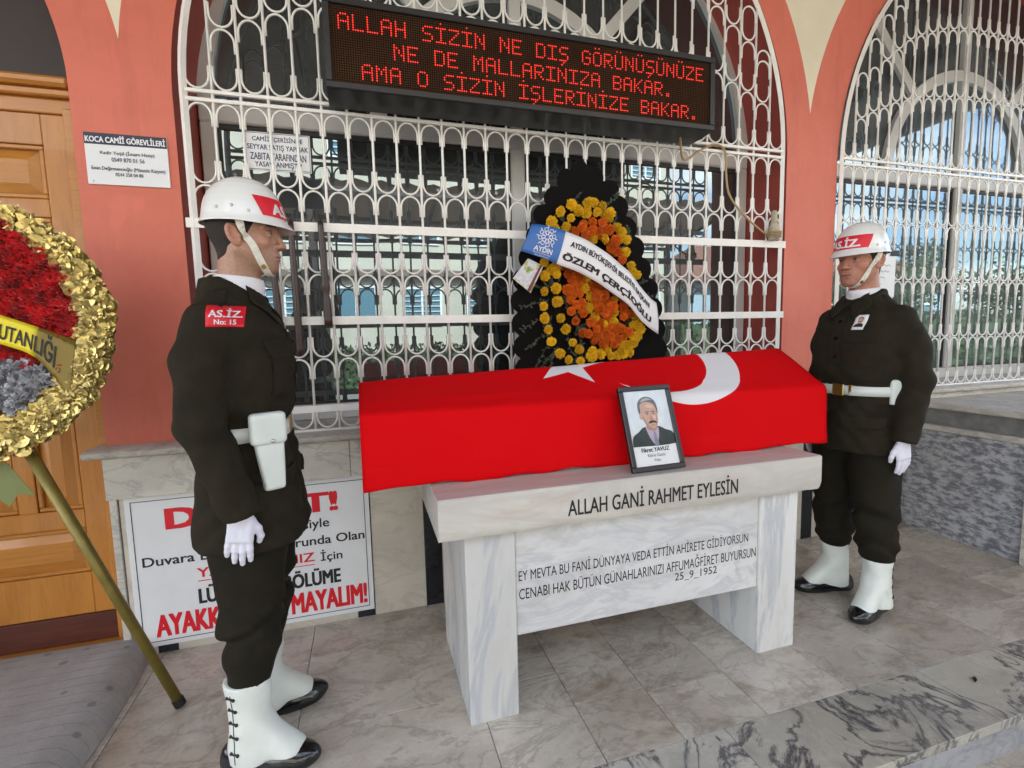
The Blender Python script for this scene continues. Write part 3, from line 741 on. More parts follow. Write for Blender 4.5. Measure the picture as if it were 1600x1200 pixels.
# --- name plate on the pillar
kp = thing('wall_plaque', 'white plaque with a navy heading on the salmon pillar beside the door', 'plaque', (-.925, 2.53, 2.09))
mb = MB(); mb.box((-1.072, 2.522, 2.092), (-.775, 2.5295, 2.300), bev=.001); mb.build('plate', M_SIGNW, kp)
mb = MB(); mb.box((-1.0715, 2.5205, 2.254), (-.7755, 2.5215, 2.2995)); mb.build('heading_band', M_NAVY, kp)
fp = lambda y: plane_fn((0, y, 0), (1, 0, 0), (0, 0, 1))
mb = MB(); text_on(mb, 'KOCA CAMİİ GÖREVLİLERİ', fp(2.5198), -.924, 2.262, .285, .030, .035, 'c'); mb.build('heading_lettering', M_SIGNW, kp)
mb = MB()
for s_, z, w, h in (('Kadir Yeşil (İmam Hatip)', 2.211, .195, .022), ('0549 870 01 56', 2.187, .118, .0165), ('Emin Değirmencioğlu (Müezzin Kayyım)', 2.147, .265, .020), ('0544 358 04 80', 2.128, .10, .0145)):
    text_on(mb, s_, fp(2.5210), -.922, z, w, h, .02, 'c')
mb.build('lettering', simple('violet_grey_ink', (.05, .035, .09), .6), kp)
mb = MB(); mb.lathe([(.004, 0), (.004, .002)], (0, 0, 0), 8)
sc2 = MB()
for x, z in ((-.935, 2.283), (-1.056, 2.106)): sc2.tube([(x, 2.5185, z), (x, 2.522, z)], .005, 8)
sc2.build('screw', M_STUD, kp)

# --- notice behind the grille
nt = thing('vendor_notice', 'white lettered notice fastened behind the bars under the sign', 'notice', (-.336, 2.545, 2.2))
mb = MB(); mb.box((-.476, 2.540, 2.198), (-.200, 2.546, 2.366), bev=.001); mb.build('plate', M_SIGNW, nt)
mb = MB()
for s_, z, w in (('CAMİİ İÇERİSİNDE', 2.322, .21), ('SEYYAR SATIŞ YAPMAK', 2.283, .255), ('ZABITA TARAFINDAN', 2.245, .235), ('YASAKLANMIŞTIR', 2.208, .20)):
    text_on(mb, s_, fp(2.5394), -.338, z, w, .030, .02, 'c')
b0 = .004
for a, b in (((-.472, 2.202), (-.204, 2.202+.002)), ((-.472, 2.360), (-.204, 2.362)), ((-.472, 2.202), (-.470, 2.362)), ((-.206, 2.202), (-.204, 2.362))): mb.box((a[0], 2.5385, a[1]), (b[0], 2.5397, b[1]))
mb.build('lettering', simple('blue_black_ink', (.03, .03, .09), .5), nt)

# --- poster low on the plinth
po = thing('shoe_poster', 'white poster with red and black lettering on the plinth behind the left soldier', 'poster', (-.54, 2.5, .04))
YP = WY-.023
mb = MB(); mb.box((-1.058, YP-.006, .038), (-.024, YP-.0005, .746), bev=.001); mb.build('board', M_SIGNW, po)
mb = MB(); e = .022
for a, b in (((-1.058+e, .038+e), (-.024-e, .038+e+.003)), ((-1.058+e, .746-e-.003), (-.024-e, .746-e)), ((-1.058+e, .038+e), (-1.055+e, .746-e)), ((-.027-e, .038+e), (-.024-e, .746-e))): mb.box((a[0], YP-.0075, a[1]), (b[0], YP-.0062, b[1]))
mb.build('border_line', M_INK, po)
f1 = fp(YP-.0066)
class Line:
    def __init__(s, name, mat): s.name, s.mat = name, mat
    def box(s, *a): mb = MB(); mb.box(*a); mb.build('underline', s.mat, po)
red = Line('red_lettering', M_REDINK); blk = Line('black_lettering', M_INK)
_ton = text_on
def text_on(mb, *a, **k):
    if isinstance(mb, Line): q = MB(); _ton(q, *a, **k); q.build(mb.name, mb.mat, po)
    else: _ton(mb, *a, **k)
text_on(red, 'DİKKAT!', f1, -.9, .585, .72, .125, .05); 
text_on(blk, 'D', f1, -.80, .503, None, .058, .02); text_on(blk, 'siyle', f1, -.335, .490, .118, .060, .02)
text_on(blk, 'Duvara Dayanmak Zorunda Olan', f1, -1.01, .405, .955, .058, .02)
text_on(red, 'YAŞLILARIMIZ', f1, -.80, .325, .505, .060, .02); red.box((-.80, YP-.0068, .318), (-.295, YP-.0058, .322)); text_on(blk, 'İçin', f1, -.265, .322, .10, .066, .02)
text_on(blk, 'LÜTFEN BU BÖLÜME', f1, -.80, .212, .62, .085, .045)
text_on(red, 'AYAKKABI KOYMAYALIM!', f1, -.98, .082, .92, .102, .05)


# --- paper notice on the right grille
wb = thing('paper_notice', 'white handwritten paper on a clip behind the head of the right soldier', 'notice', (3.43, 2.49, 1.7))
mb = MB(); mb.box((3.16, 2.488, 1.62), (3.475, 2.494, 1.905)); mb.build('paper', M_SIGNW, wb)
mb = MB(); mb.box((3.42, 2.480, 1.893), (3.50, 2.4875, 1.93), bev=.003); mb.build('clip', M_INK, wb)
mb = MB()
for z in (1.83, 1.79, 1.75, 1.71, 1.67):
    mb.tube([(3.19+i*.012, 2.4865, z+.006*math.sin(i*1.9+z*40)) for i in range(int(14+8*abs(math.sin(z*90))))], .0012, 4)
mb.build('handwriting', M_INK, wb)

# --- turned wooden rods hung on the bars
def rod(x, z0, z1, ring, label, tilt=0):
    t_ = thing('wooden_rod', label, 'wooden rod', (x, 2.48, z0), 'dark wooden rods hanging on the bars')
    L_ = z1-z0; P_ = [(x+tilt*(1-k/20), 2.485, z0+L_*k/20) for k in range(21)]
    if ring: rr = [.019 if k < 6 else (.012 if k == 6 else (.020 if k < 9 else .0165-.0035*(k-9)/11)) for k in range(21)]
    else: rr = [.017-.006*abs(k/20-.35) for k in range(21)]
    mb = MB(); mb.tube(P_, rr, 10); mb.build('shaft', M_ROD, t_, smooth=True)
    mb = MB(); mb.tube([(x, 2.485, z1-.006), (x, 2.492, z1+.012), (x, 2.505, z1+.014)], .004, 6); mb.build('hook', M_STEELDK, t_, smooth=True)
rod(-.300, 1.351, 1.965, False, 'longest dark wooden rod, just right of the left soldier\'s chin', .006)
rod(-.172, 1.49, 1.968, True, 'dark wooden rod with a turned ring near its lower end', .010)
rod(-.383, 1.47, 1.722, False, 'shortest dark wooden rod, close under the left soldier\'s chin', .008)

# ================================================================== TOMB TABLE, COFFIN, FLAG, PORTRAIT
tb = thing('marble_bier', 'white marble bier with black engraved Turkish inscriptions', 'stone bier', (1.02, 1.95, 0))
def slab(mb, lo, hi, n_=None, seed=0, amp=.003):
    rs_ = np.random.RandomState(seed); nx_ = 40
    mb.box(lo, hi, bev=.006)
def rough_edge_slab(lo, hi, amp, seed):
    """slab whose lower front edge is chipped by hand"""
    rs_ = np.random.RandomState(seed); nx_ = 90; V = []
    sm = np.convolve(rs_.randn(nx_+8), np.ones(5)/5, 'same')[4:-4]
    for i in range(nx_):
        x = lo[0]+(hi[0]-lo[0])*i/(nx_-1); c = abs(sm[i])*amp
        y0, z0, y1, z1 = lo[1], lo[2], hi[1], hi[2]
        V += [(x, y0+.006, z1), (x, y0+.001, z1-.005), (x, y0, z0+.03+c*4), (x, y0+.004+c, z0+.012+c), (x, y0+.013+c, z0), (x, y1, z0), (x, y1, z1)]
    mb = MB(); k = 7
    F = [[i*k+j, i*k+(j+1) % k, (i+1)*k+(j+1) % k, (i+1)*k+j] for i in range(nx_-1) for j in range(k)]
    F += [list(range(k))[::-1], [(nx_-1)*k+j for j in range(k)]]
    return mb.add(V, F)
autosmooth(rough_edge_slab((.201, 1.572, .733), (1.832, 2.40, .882), .006, 3).build('top_slab', M_TOMBTOP, tb), 30)
for a, b in ((.298, .484), (1.580, 1.780)):
    mb = MB(); mb.box((a, 1.636, 0), (b, 2.20, .7325), bev=.004); mb.build('leg', M_TOMB, tb)
pn = MB(); pn.box((.485, 1.648, .306), (1.5795, 1.72, .732), bev=.003); pn.build('inscribed_panel', M_TOMBPANEL, tb)
mb = MB(); text_on(mb, 'ALLAH GANİ RAHMET EYLESİN', plane_fn((0, 1.5712, 0), (1, 0, 0), (0, 0, 1)), .665, .770, .735, .078, .014); mb.build('slab_inscription', M_INK, tb)
mb = MB(); g1 = plane_fn((0, 1.6472, 0), (1, 0, 0), (0, 0, 1))
text_on(mb, 'EY MEVTA BU FANİ DÜNYAYA VEDA ETTİN AHİRETE GİDİYORSUN', g1, .497, .517, 1.03, .052, .010)
text_on(mb, 'CENABI HAK BÜTÜN GÜNAHLARINIZI AFFUMAĞFİRET BUYURSUN', g1, .497, .445, 1.072, .056, .010)
text_on(mb, '25_9_1952', g1, 1.165, .398, .205, .038, .010)
mb.build('panel_inscription', M_INK, tb)

# coffin: gabled box, flag folded over it
CXa, CXb = -.030, 2.055
FYc, RYc, BYc = 1.762, 2.06, 2.36
def prof_c(x, inset=0):
    u = (x-CXa)/(CXb-CXa); zr = 1.246+(1.325-1.246)*u; zs = 1.157-.010*u
    return [(FYc+inset, .884), (FYc+inset, zs-inset*1.2), (RYc, zr-inset*2), (BYc-inset, zs-inset*1.2), (BYc-inset, .884)]
cf_ = MB(); V = []
for x in (CXa+.004, CXb-.004): V += [(x, y, z) for y, z in prof_c(x, .014)]
cf_.add(V, [[i, 5+i, 5+(i+1) % 5, (i+1) % 5] for i in range(5)]+[[0, 1, 2, 3, 4], [9, 8, 7, 6, 5]])
coffin = cf_.build('coffin', M_COFFIN); tag(coffin, 'gabled wooden coffin lying under the red flag on the marble bier', 'coffin')
def flag_mat():
    m, n, l, b = nm('red_flag_cloth'); uv = n.new('ShaderNodeUVMap'); uv.uv_map = 'unfolded'
    sp = n.new('ShaderNodeSeparateXYZ'); l.new(uv.outputs[0], sp.inputs[0]); X_, V_ = sp.outputs[0], sp.outputs[1]
    def mt(op, a, b_=None, c=None):
        x = n.new('ShaderNodeMath'); x.operation = op
        for i, v in enumerate((a, b_, c)):
            if v is None: continue
            if isinstance(v, (int, float)): x.inputs[i].default_value = v
            else: l.new(v, x.inputs[i])
        return x.outputs[0]
    def dist(cx_): 
        dx = mt('SUBTRACT', X_, cx_); return mt('SQRT', mt('ADD', mt('MULTIPLY', dx, dx), mt('MULTIPLY', V_, V_)))
    outer = mt('LESS_THAN', dist(1.355), .375); inner = mt('GREATER_THAN', dist(1.261), .300)
    cres = mt('MULTIPLY', outer, inner)
    dx = mt('SUBTRACT', X_, .875); rr = mt('SQRT', mt('ADD', mt('MULTIPLY', dx, dx), mt('MULTIPLY', V_, V_)))
    an = mt('ARCTAN2', V_, dx); s5 = 2*math.pi/5
    a = mt('SUBTRACT', mt('FLOORED_MODULO', mt('ADD', an, math.pi/5), s5), math.pi/5)
    px2 = mt('MULTIPLY', rr, mt('COSINE', a)); py2 = mt('ABSOLUTE', mt('MULTIPLY', rr, mt('SINE', a)))
    Rr = .190; ri = Rr*.382; ix, iy = ri*math.cos(math.pi/5), ri*math.sin(math.pi/5)
    cross = mt('SUBTRACT', mt('MULTIPLY', mt('SUBTRACT', px2, Rr), iy), mt('MULTIPLY', py2, ix-Rr))
    star = mt('LESS_THAN', cross, 0.0)
    mask = mt('MAXIMUM', cres, star)
    co = coords(n, l); w = noise(n, l, co, 420, 2); 
    redc = mix_rgb(n, l, ramp(n, l, noise(n, l, co, 2.2, 3), [(.3, 0.), (.7, 1.)]), (.60, .0015, .004), (.66, .002, .005))
    l.new(mix_rgb(n, l, mask, redc, (.74, .72, .74)), b.inputs['Base Color'])
    b.inputs['Roughness'].default_value = .75; b.inputs['Specular IOR Level'].default_value = .08
    cr_ = noise(n, l, coords(n, l, (1, 2.2, 2.2), (0, R(25), 0)), 3.5, 3, .5); hh = mt('ADD', mt('MULTIPLY', w, .06), cr_); bump(n, l, b, hh, .22, .012); return m
fg = MB(); nu, key = 120, None
rows_v = None; V = []; UV = []
for i in range(nu):
    x = CXa-.004+(CXb-CXa+.010)*i/(nu-1); pr = prof_c(min(max(x, CXa), CXb), 0)
    pr = [np.array((x, y, z)) for y, z in pr]
    pr[0][2] = .886+.012*max(0, 1-i/22)*0-.005*math.sin(i*.35)*.5
    # sample along profile with rounded corners
    seg = [np.linalg.norm(pr[k+1]-pr[k]) for k in range(4)]
    cum = np.concatenate([[0], np.cumsum(seg)]); mid = cum[2]; S_ = np.linspace(0, cum[-1], 81)
    P_ = np.stack([np.interp(S_, cum, [p[d] for p in pr]) for d in range(3)], 1)
    for _ in range(2): P_[1:-1] = .25*P_[:-2]+.5*P_[1:-1]+.25*P_[2:]
    for k in range(81):
        s_ = S_[k]-mid; p = P_[k].copy()
        w = .0025*math.sin(x*5.1+s_*3)+.0018*math.sin(x*13-s_*9)+.0015*math.sin(s_*22+x*2)
        outn = np.array((0, -1, .0)) if k < 24 else (np.array((0, -.3, .95)) if k < 41 else np.array((0, .3, .95)))
        if 4 < k < 76: p = p+outn*(w*.8+.004)
        else: p = p+outn*(.004+abs(w))
        dn = np.clip((.27-abs(S_[k]-0))/.27, 0, 1) if k < 41 else np.clip((.27-abs(cum[-1]-S_[k]))/.27, 0, 1)
        p = p+np.array((0, -1. if k < 41 else 1., 0))*(.0075*(.5+.5*math.sin(x*15.5+1.3*math.sin(x*4.1)))+.004*(.5+.5*math.sin(x*37+2)))*dn**1.4
        if k == 0: p[2] += .004*math.sin(x*11)+.003*math.sin(x*27)
        V.append(p); UV.append((x, s_))
fg.grid(V, nu, 81)
flag = fg.build('flag', flag_mat(), smooth=True); tag(flag, 'red flag with white crescent and star draped over the coffin', 'flag')
uvl = flag.data.uv_layers.new(name='unfolded'); li = np.zeros(len(flag.data.loops), int); flag.data.loops.foreach_get('vertex_index', li)
uvl.data.foreach_set('uv', np.array(UV, np.float32)[li].ravel())
so = flag.modifiers.new('thickness', 'SOLIDIFY'); so.thickness = .002; so.offset = -1

# portrait leaning on the coffin
pt = thing('framed_portrait', 'black framed photograph of a moustached man leaning on the flag', 'framed photo', (1.07, 1.625, .883))
tilt = R(19); Uo = np.array((math.cos(R(1.5)), math.sin(R(1.5))*.6, .008)); Vo = np.array((-.02, math.sin(tilt), math.cos(tilt))); No = np.cross(Uo, Vo); No /= np.linalg.norm(No)
O_ = np.array((.953, 1.617, .884)); FW, FH = .236, .338
def pf_(d): return lambda a, b: O_+np.outer(a, Uo)+np.outer(b, Vo)+No*d
def frame_box(mb, a0, b0, a1, b1, d0, d1, bev=.0025, mi=0):
    q = MB(); q.box((a0, b0, d0), (a1, b1, d1), bev=bev); P_ = q.v[0]
    mb.add(O_+np.outer(P_[:, 0], Uo)+np.outer(P_[:, 1], Vo)+np.outer(P_[:, 2], No), q.f, mi)
mb = MB(); w = .020
frame_box(mb, 0, 0, FW, w, -.012, .008); frame_box(mb, 0, FH-w, FW, FH, -.012, .008); frame_box(mb, 0, w, w, FH-w, -.012, .008); frame_box(mb, FW-w, w, FW, FH-w, -.012, .008)
frame_box(mb, w*.5, w*.5, FW-w*.5, FH-w*.5, -.011, -.004, 0); mb.build('frame', M_FRAME, pt)
mb = MB(); frame_box(mb, w, w, FW-w, FH-w, -.0035, 0, 0)
ph_m = [simple('photo_'+k_, c_, .2, var=v_, vscale=25) for k_, c_, v_ in (('paper', (.62, .66, .70), .08), ('white', (.72, .72, .73), 0), ('skin', (.50, .30, .22), .08), ('hair', (.10, .10, .105), .5), ('suit', (.022, .034, .033), .3), ('shirt', (.40, .33, .42), .05), ('tie', (.22, .22, .28), .3), ('black', (.015, .012, .012), 0), ('shade', (.36, .19, .14), .05), ('greyhair', (.30, .31, .32), .2), ('light', (.60, .39, .30), .05))]
def sh(pts, mi, d, n_=6):
    pts = np.array(pts, float); c = spline(np.vstack([pts, pts[:1]]), n_)[:-1]; P_ = pf_(d)(c[:, 0], c[:, 1])
    mb.add(P_, [list(range(len(P_)))], mi)
def es(cx_, cy_, rx, ry, mi, d, rot=0, n_=20):
    A = np.linspace(0, 2*math.pi, n_, endpoint=False); x = rx*np.cos(A); y = ry*np.sin(A); c, s_ = math.cos(rot), math.sin(rot)
    mb.add(pf_(d)(cx_+c*x-s_*y, cy_+s_*x+c*y), [list(range(n_))], mi)
mb.add(pf_(.0004)(np.array([w, FW-w, FW-w, w]), np.array([w, w, .096, .096])), [(0, 1, 2, 3)], 1)
sh([(.024, .098), (.030, .135), (.06, .155), (.088, .172), (.15, .172), (.18, .158), (.212, .142), (.214, .098)], 4, .0006, 5)
sh([(.092, .172), (.105, .128), (.125, .099), (.142, .12), (.147, .17)], 5, .0008)
sh([(.125, .15), (.133, .152), (.140, .10), (.122, .098)], 6, .0010, 3)
sh([(.096, .20), (.10, .166), (.118, .156), (.138, .158), (.148, .175), (.15, .2)], 8, .0010)
sh([(.076, .222), (.073, .250), (.079, .274), (.098, .290), (.124, .293), (.147, .283), (.160, .262), (.161, .232), (.155, .222), (.12, .25)], 3, .0010, 5)
sh([(.090, .272), (.104, .285), (.126, .288), (.146, .278), (.13, .279), (.108, .276)], 9, .00106, 4)
sh([(.085, .262), (.083, .246), (.088, .252), (.098, .267)], 9, .00106, 3)
sh([(.082, .235), (.088, .262), (.108, .272), (.135, .268), (.152, .25), (.157, .215), (.152, .185), (.136, .165), (.118, .164), (.10, .178), (.088, .205)], 2, .0012)
es(.082, .216, .007, .014, 2, .0012)
sh([(.086, .212), (.094, .19), (.112, .168), (.126, .164), (.112, .176), (.100, .196), (.094, .214)], 8, .0013, 4)
sh([(.150, .23), (.153, .205), (.150, .187), (.143, .175), (.148, .2)], 8, .0013, 4)
sh([(.104, .255), (.12, .262), (.142, .258), (.140, .245), (.12, .248)], 10, .00125, 4)
sh([(.133, .217), (.148, .214), (.147, .202), (.138, .203)], 10, .00125, 4)
for a in (.112, .139): es(a, .2245, .0095, .0042, 8, .00135); es(a, .2235, .0070, .0022, 5, .0014); es(a, .2237, .0027, .0024, 7, .0016); es(a, .232, .011, .0022, 3, .0016, .05)
sh([(.126, .224), (.131, .205), (.136, .2), (.128, .197), (.121, .2)], 8, .0014, 3)
sh([(.108, .185), (.118, .194), (.130, .196), (.142, .193), (.150, .183), (.14, .186), (.13, .187), (.118, .185)], 7, .0017, 4)
es(.130, .178, .010, .0022, 8, .0016)
tx = MB()
text_on(tx, 'Fikret YAVUZ', pf_(.0012), FW/2, .074, .125, .016, .03, 'c'); text_on(tx, 'Kıbrıs Gazisi', pf_(.0012), FW/2, .054, .078, .0125, .0, 'c'); text_on(tx, 'Vefat', pf_(.0012), FW/2, .036, .030, .011, .0, 'c')
ph = mb.build('photograph', ph_m, pt); tx.build('caption', M_INK, pt)
pg = MB(); a = pf_(-.012)(np.array([FW/2-.02, FW/2+.02]), np.array([FH*.6, FH*.6])); b = np.array([(1.05, 1.752, .885), (1.09, 1.752, .885)])
pg.tube([tuple(a.mean(0)), (1.07, 1.74, .888)], .006, 6); pg.build('strut', M_FRAME, pt)

# ================================================================== PEOPLE
def skin_mat():
    m, n, l, b = nm('skin'); at = n.new('ShaderNodeAttribute'); at.attribute_name = 'Col'
    co = coords(n, l); f = ramp(n, l, noise(n, l, co, 130, 6, .75), [(.32, .74), (.68, 1.08)])
    l.new(mix_rgb(n, l, 1.0, at.outputs['Color'], f, 'MULTIPLY'), b.inputs['Base Color']); b.inputs['Roughness'].default_value = .5
    b.inputs['Subsurface Weight'].default_value = .08; b.inputs['Subsurface Radius'].default_value = (.01, .004, .002)
    bump(n, l, b, noise(n, l, co, 420, 3), .12, .001); return m
M_SKIN = skin_mat()
HZ = 1.768   # eye height
def person(label, loc, rotz, hem, near, hx, hs, skin, head_yaw, stubble, group, sheath=True, armx=0.0, blouse=True):
    """standing soldier facing local +x; near = -1/+1: the side (right/left) that carries holster"""
    g = thing('person', label, 'person', loc, group, rotz)
    # ---------------- head and neck: one surface
    cyw, syw = math.cos(head_yaw), math.sin(head_yaw)
    H0 = np.array((hx, 0, HZ))
    def h2l(V):
        V = np.asarray(V)*hs; return np.stack([V[:, 0]*cyw-V[:, 1]*syw, V[:, 0]*syw+V[:, 1]*cyw, V[:, 2]], 1)+H0
    def head(P):
        x, y, z = P; ya = np.abs(y); Q = (x, ya, z)
        d = ell(P, (-.010, 0, .030), (.098, .0765, .092))
        d = smin(d, ell(P, (.030, 0, -.05), (.060, .0585, .068)), .03)
        d = smin(d, cone(Q, (-.002, .054, -.050), (.064, .018, -.101), .017, .017), .022)
        d = smin(d, ell(P, (.071, 0, -.103), (.021, .024, .018)), .014)
        d = smin(d, ell(Q, (.052, .046, -.028), (.027, .021, .022)), .02)
        d = smin(d, cone(Q, (.081, .010, .022), (.066, .048, .021), .013, .011), .014)
        d = smin(d, ell(P, (.068, 0, -.068), (.028, .036, .030)), .018)
        d = smax(d, -ell(Q, (.0975, .0325, -.001), (.017, .0205, .0125)), .010)
        d = smin(d, cone(P, (.087, 0, .016), (.1045, 0, -.030), .0088, .0115), .012)
        d = smin(d, ell(P, (.1075, 0, -.034), (.0125, .0135, .0110)), .006)
        d = smin(d, ell(Q, (.095, .0150, -.038), (.013, .0085, .0085)), .005)
        d = smax(d, -ell(Q, (.107, .0075, -.0455), (.006, .0042, .004)), .003)
        d = smin(d, sph(Q, (.0745, .0325, .0005), .0118), .002)
        lid = smax(np.abs(sph(Q, (.0745, .0325, .0005), .0128))-.0013, .0045-(z-.0005)-.0*x, .002)
        d = smin(d, lid, .003)
        lid = smax(np.abs(sph(Q, (.0745, .0325, .0005), .0125))-.0012, (z-.0005)+.0055, .002)
        d = smin(d, lid, .003)
        d = smin(d, ell(P, (.090, 0, -.0655), (.0105, .0235, .0055)), .006)
        d = smin(d, ell(P, (.088, 0, -.0765), (.0105, .0205, .0065)), .006)
        d = smax(d, -cone(Q, (.1015, 0, -.0708), (.086, .025, -.0715), .0018, .0012), .003)
        # ear
        e = ell((x+.012+.25*(z+.012), ya-.079-.25*(-(x+.01)), z+.012), (0, 0, 0), (.0195, .0105, .034))
        e = smax(e, -ell((x+.008+.25*(z+.012), ya-.091, z+.009), (0, 0, 0), (.0115, .0125, .0215)), .003)
        e = smin(e, ell((x-.006, ya-.078, z+.014), (0, 0, 0), (.005, .007, .008)), .003)
        d = smin(d, e, .006)
        d = smin(d, cone(P, (-.022, 0, -.055), (-.040, 0, -.27), .057, .066), .028)
        d = smin(d, cone(P, (-.04, -.0, -.27), (-.04, 0, -.40), .062, .09), .03)
        return d
    def headcol(V):
        x, y, z = V.T; ya = np.abs(y); C_ = np.tile(np.array(skin), (len(V), 1))
        def blend(m, c): 
            m = np.clip(m, 0, 1)[:, None]; C_[:] = C_*(1-m)+np.array(c)*m
        gs = lambda c, r: np.exp(-(((x-c[0])/r[0])**2+((ya-c[1])/r[1])**2+((z-c[2])/r[2])**2))
        blend(.35*gs((.11, 0, -.035), (.02, .02, .02))+.3*gs((.06, .05, -.03), (.03, .025, .025))+.4*gs((-.01, .085, -.01), (.03, .02, .04)), (.55, .19, .13))
        blend(stubble*(1/(1+np.exp(-(-.058-z)*180)))*(1/(1+np.exp(-(z+.128)*120)))*(x > -.02)*(1-gs((.09, 0, -.071), (.02, .026, .010))), (.16, .10, .075))
        blend(.8*gs((.092, 0, -.071), (.016, .023, .0085)), (.42, .16, .13))
        blend(1.2*np.exp(-((z+.0708-.0)/.0016)**2)*(ya < .025)*(x > .08), (.10, .04, .035))
        br = np.exp(-((z-(.0255-.0*ya-.10*(ya-.03)**1))/.0042)**2)*(ya > .011)*(ya < .053)*(x > .055)
        blend(1.1*br, (.03, .02, .014))
        r_ = np.sqrt((x-.0745)**2+(ya-.0325)**2+(z-.0005)**2)
        eye = (r_ < .0128)*(z > -.0045)*(z < .0042)*(x > .076)*(np.abs(ya-.0325) < .0115)
        blend(eye*1., (.24, .20, .18))
        ir = np.sqrt((ya-.0325)**2+(z-.0005)**2); blend(eye*(ir < .0062), (.05, .028, .016)); blend(eye*(ir < .0027), (.004, .004, .004))
        ls = np.exp(-((z-.0062)/.0016)**2)*(np.abs(ya-.0325) < .0145)*(x > .072)*(r_ < .017); blend(.9*ls, (.03, .018, .014))
        blend(.35*gs((.085, .03, -.013), (.02, .016, .006)), (.30, .15, .11))
        return C_
    sdf_obj('body', head, (-.13, -.11, -.36), (.14, .11, .14), .0023, M_SKIN, g, h2l, headcol)
    def hair(P):
        x, y, z = P; ya = np.abs(y)
        d = smin(ell(P, (-.011, 0, .028), (.101, .0800, .094)), cone(P, (-.025, 0, -.055), (-.030, 0, -.10), .058, .054), .028)
        d = smax(d, x-.028-.55*(z-.0), .004); d = smax(d, -.088-z+.0*x, .006)
        side = (x+.006)  # clear the ear and the cheek
        d = smax(d, -smax(ell((x, ya, z), (-.004, .085, -.012), (.027, .03, .034)), -1+0*z, .001), .004)
        d = smax(d, smin(-z-.045+.8*np.maximum(-x-.03, 0)*0-0*x, x+.035, .01), .006)
        return d
    sdf_obj('hair', hair, (-.13, -.11, -.11), (.10, .11, .14), .003, M_HAIR, g, h2l)
    # ---------------- helmet
    hp = [(1.045, -.003), (1.04, .001), (1.015, .007), (.992, .018), (.972, .035), (.94, .055), (.89, .075), (.81, .095), (.69, .114), (.52, .131), (.29, .143), (.0, .147)]
    hr = np.array([p[0] for p in hp]); hz = np.array([p[1] for p in hp]); HB = .029
    AX, AY = .123, .104
    def hsurf(phi, z, off=0):
        k = np.interp(z, hz, hr); fl = np.where(z < .02, (.02-z)/.024, 0); s_ = 1+off/.13
        x = AX*k*np.cos(phi)*s_+.002+.022*fl*np.maximum(np.cos(phi), 0); y = AY*k*np.sin(phi)*s_
        zz = z+HB-.005*np.cos(phi)*np.clip(1-z/.15, 0, 1)*1.0-.010*np.maximum(np.cos(phi), 0)*fl+off*np.clip(z/.15, 0, 1)
        return np.stack([x, y, zz], -1)
    ns = 56; zz = np.concatenate([np.interp(np.linspace(0, 11, 45), np.arange(12), hz)]); V = []
    ph = np.linspace(0, 2*math.pi, ns, endpoint=False)
    for z in zz: V.append(hsurf(ph, np.full(ns, z)))
    inn = [.148, .136, .1, .05, .0, -.004]
    for z in zz[::-1][1:]:
        q = hsurf(ph, np.full(ns, z)); c = np.array((.002, 0, HB)); V.append((q-c)*np.array((.965, .965, .97))+c)
    V = np.concatenate(V); k = len(V)//ns; mb = MB()
    F = [[i*ns+j, i*ns+(j+1) % ns, (i+1)*ns+(j+1) % ns, (i+1)*ns+j] for i in range(k-1) for j in range(ns)]
    mb.add(h2l(V), F); hm = mb.build('helmet', M_HELMET, g, smooth=True, local=True)
    mb = MB(); A, B = np.meshgrid(np.linspace(-1, 1, 41), np.linspace(.020, .078, 9), indexing='ij'); A = A*(.92+(B-.020)*3.6)
    mb.grid(h2l(hsurf(A.ravel(), B.ravel(), .0012)), 41, 9); mb.build('red_band', M_REDINK, hm, smooth=True, local=True)
    mb = MB(); text_on(mb, 'AS.İZ.', lambda a, b: h2l(hsurf(a, b, .0022)), 0, .028, 1.24, .043, .05, 'c'); mb.build('band_lettering', M_SIGNW, hm, local=True)
    mb = MB()
    for phi, z in ((near*1.25, .028), (-near*1.25, .028), (near*2.0, .034), (near*1.62, .040)):
        p = hsurf(np.array([phi]), np.array([z]), .0)[0]; d = np.array((math.cos(phi), math.sin(phi), 0)); q = np.array([p-d*.002, p+d*.002, p+d*.003])
        mb.tube(h2l(q), [.005*hs, .0048*hs, .002*hs], 10)
    mb.build('rivet', M_STUD, hm, smooth=True, local=True)
    # chin strap
    pts = [(.010, .102, .036), (.030, .090, -.02), (.048, .072, -.065), (.060, .048, -.105), (.066, .02, -.126), (.066, 0, -.130)]
    pts = spline(np.array(pts+[(a, -b, c) for a, b, c in pts[-2::-1]]), 5)
    q = pts.copy()
    for _ in range(25):
        v = head((q[:, 0], q[:, 1], q[:, 2])); gr = grad(head, q); q += gr*np.where(v < .0035, .0035-v, np.maximum(-.004, (.0035-v)))[:, None]*.6*np.where(np.abs(q[:, 2]-.03) < .03, .15, 1)[:, None]
    for _ in range(3): q[1:-1] = .25*q[:-2]+.5*q[1:-1]+.25*q[2:]
    gr = grad(head, q); T = np.gradient(q, axis=0); T /= np.linalg.norm(T, axis=1)[:, None]; B = np.cross(T, gr); B /= np.linalg.norm(B, axis=1)[:, None]+1e-9
    V = []
    for i in range(len(q)):
        for a, c in ((-.0108, 0), (-.0108, .0022), (.0108, .0022), (.0108, 0)): V.append(q[i]+B[i]*a+gr[i]*c)
    n_ = len(q); mb = MB(); mb.add(h2l(V), [[i*4+j, i*4+(j+1) % 4, (i+1)*4+(j+1) % 4, (i+1)*4+j] for i in range(n_-1) for j in range(4)])
    cs_ = mb.build('chin_strap', M_STRAP, hm, local=True)
    i = int(n_*(.30 if near > 0 else .70)); mb = MB(); mb.tube(h2l([q[i]+gr[i]*.001, q[i]+gr[i]*.006]), .009*hs, 4); mb.build('buckle', M_BRASS, cs_, local=True)
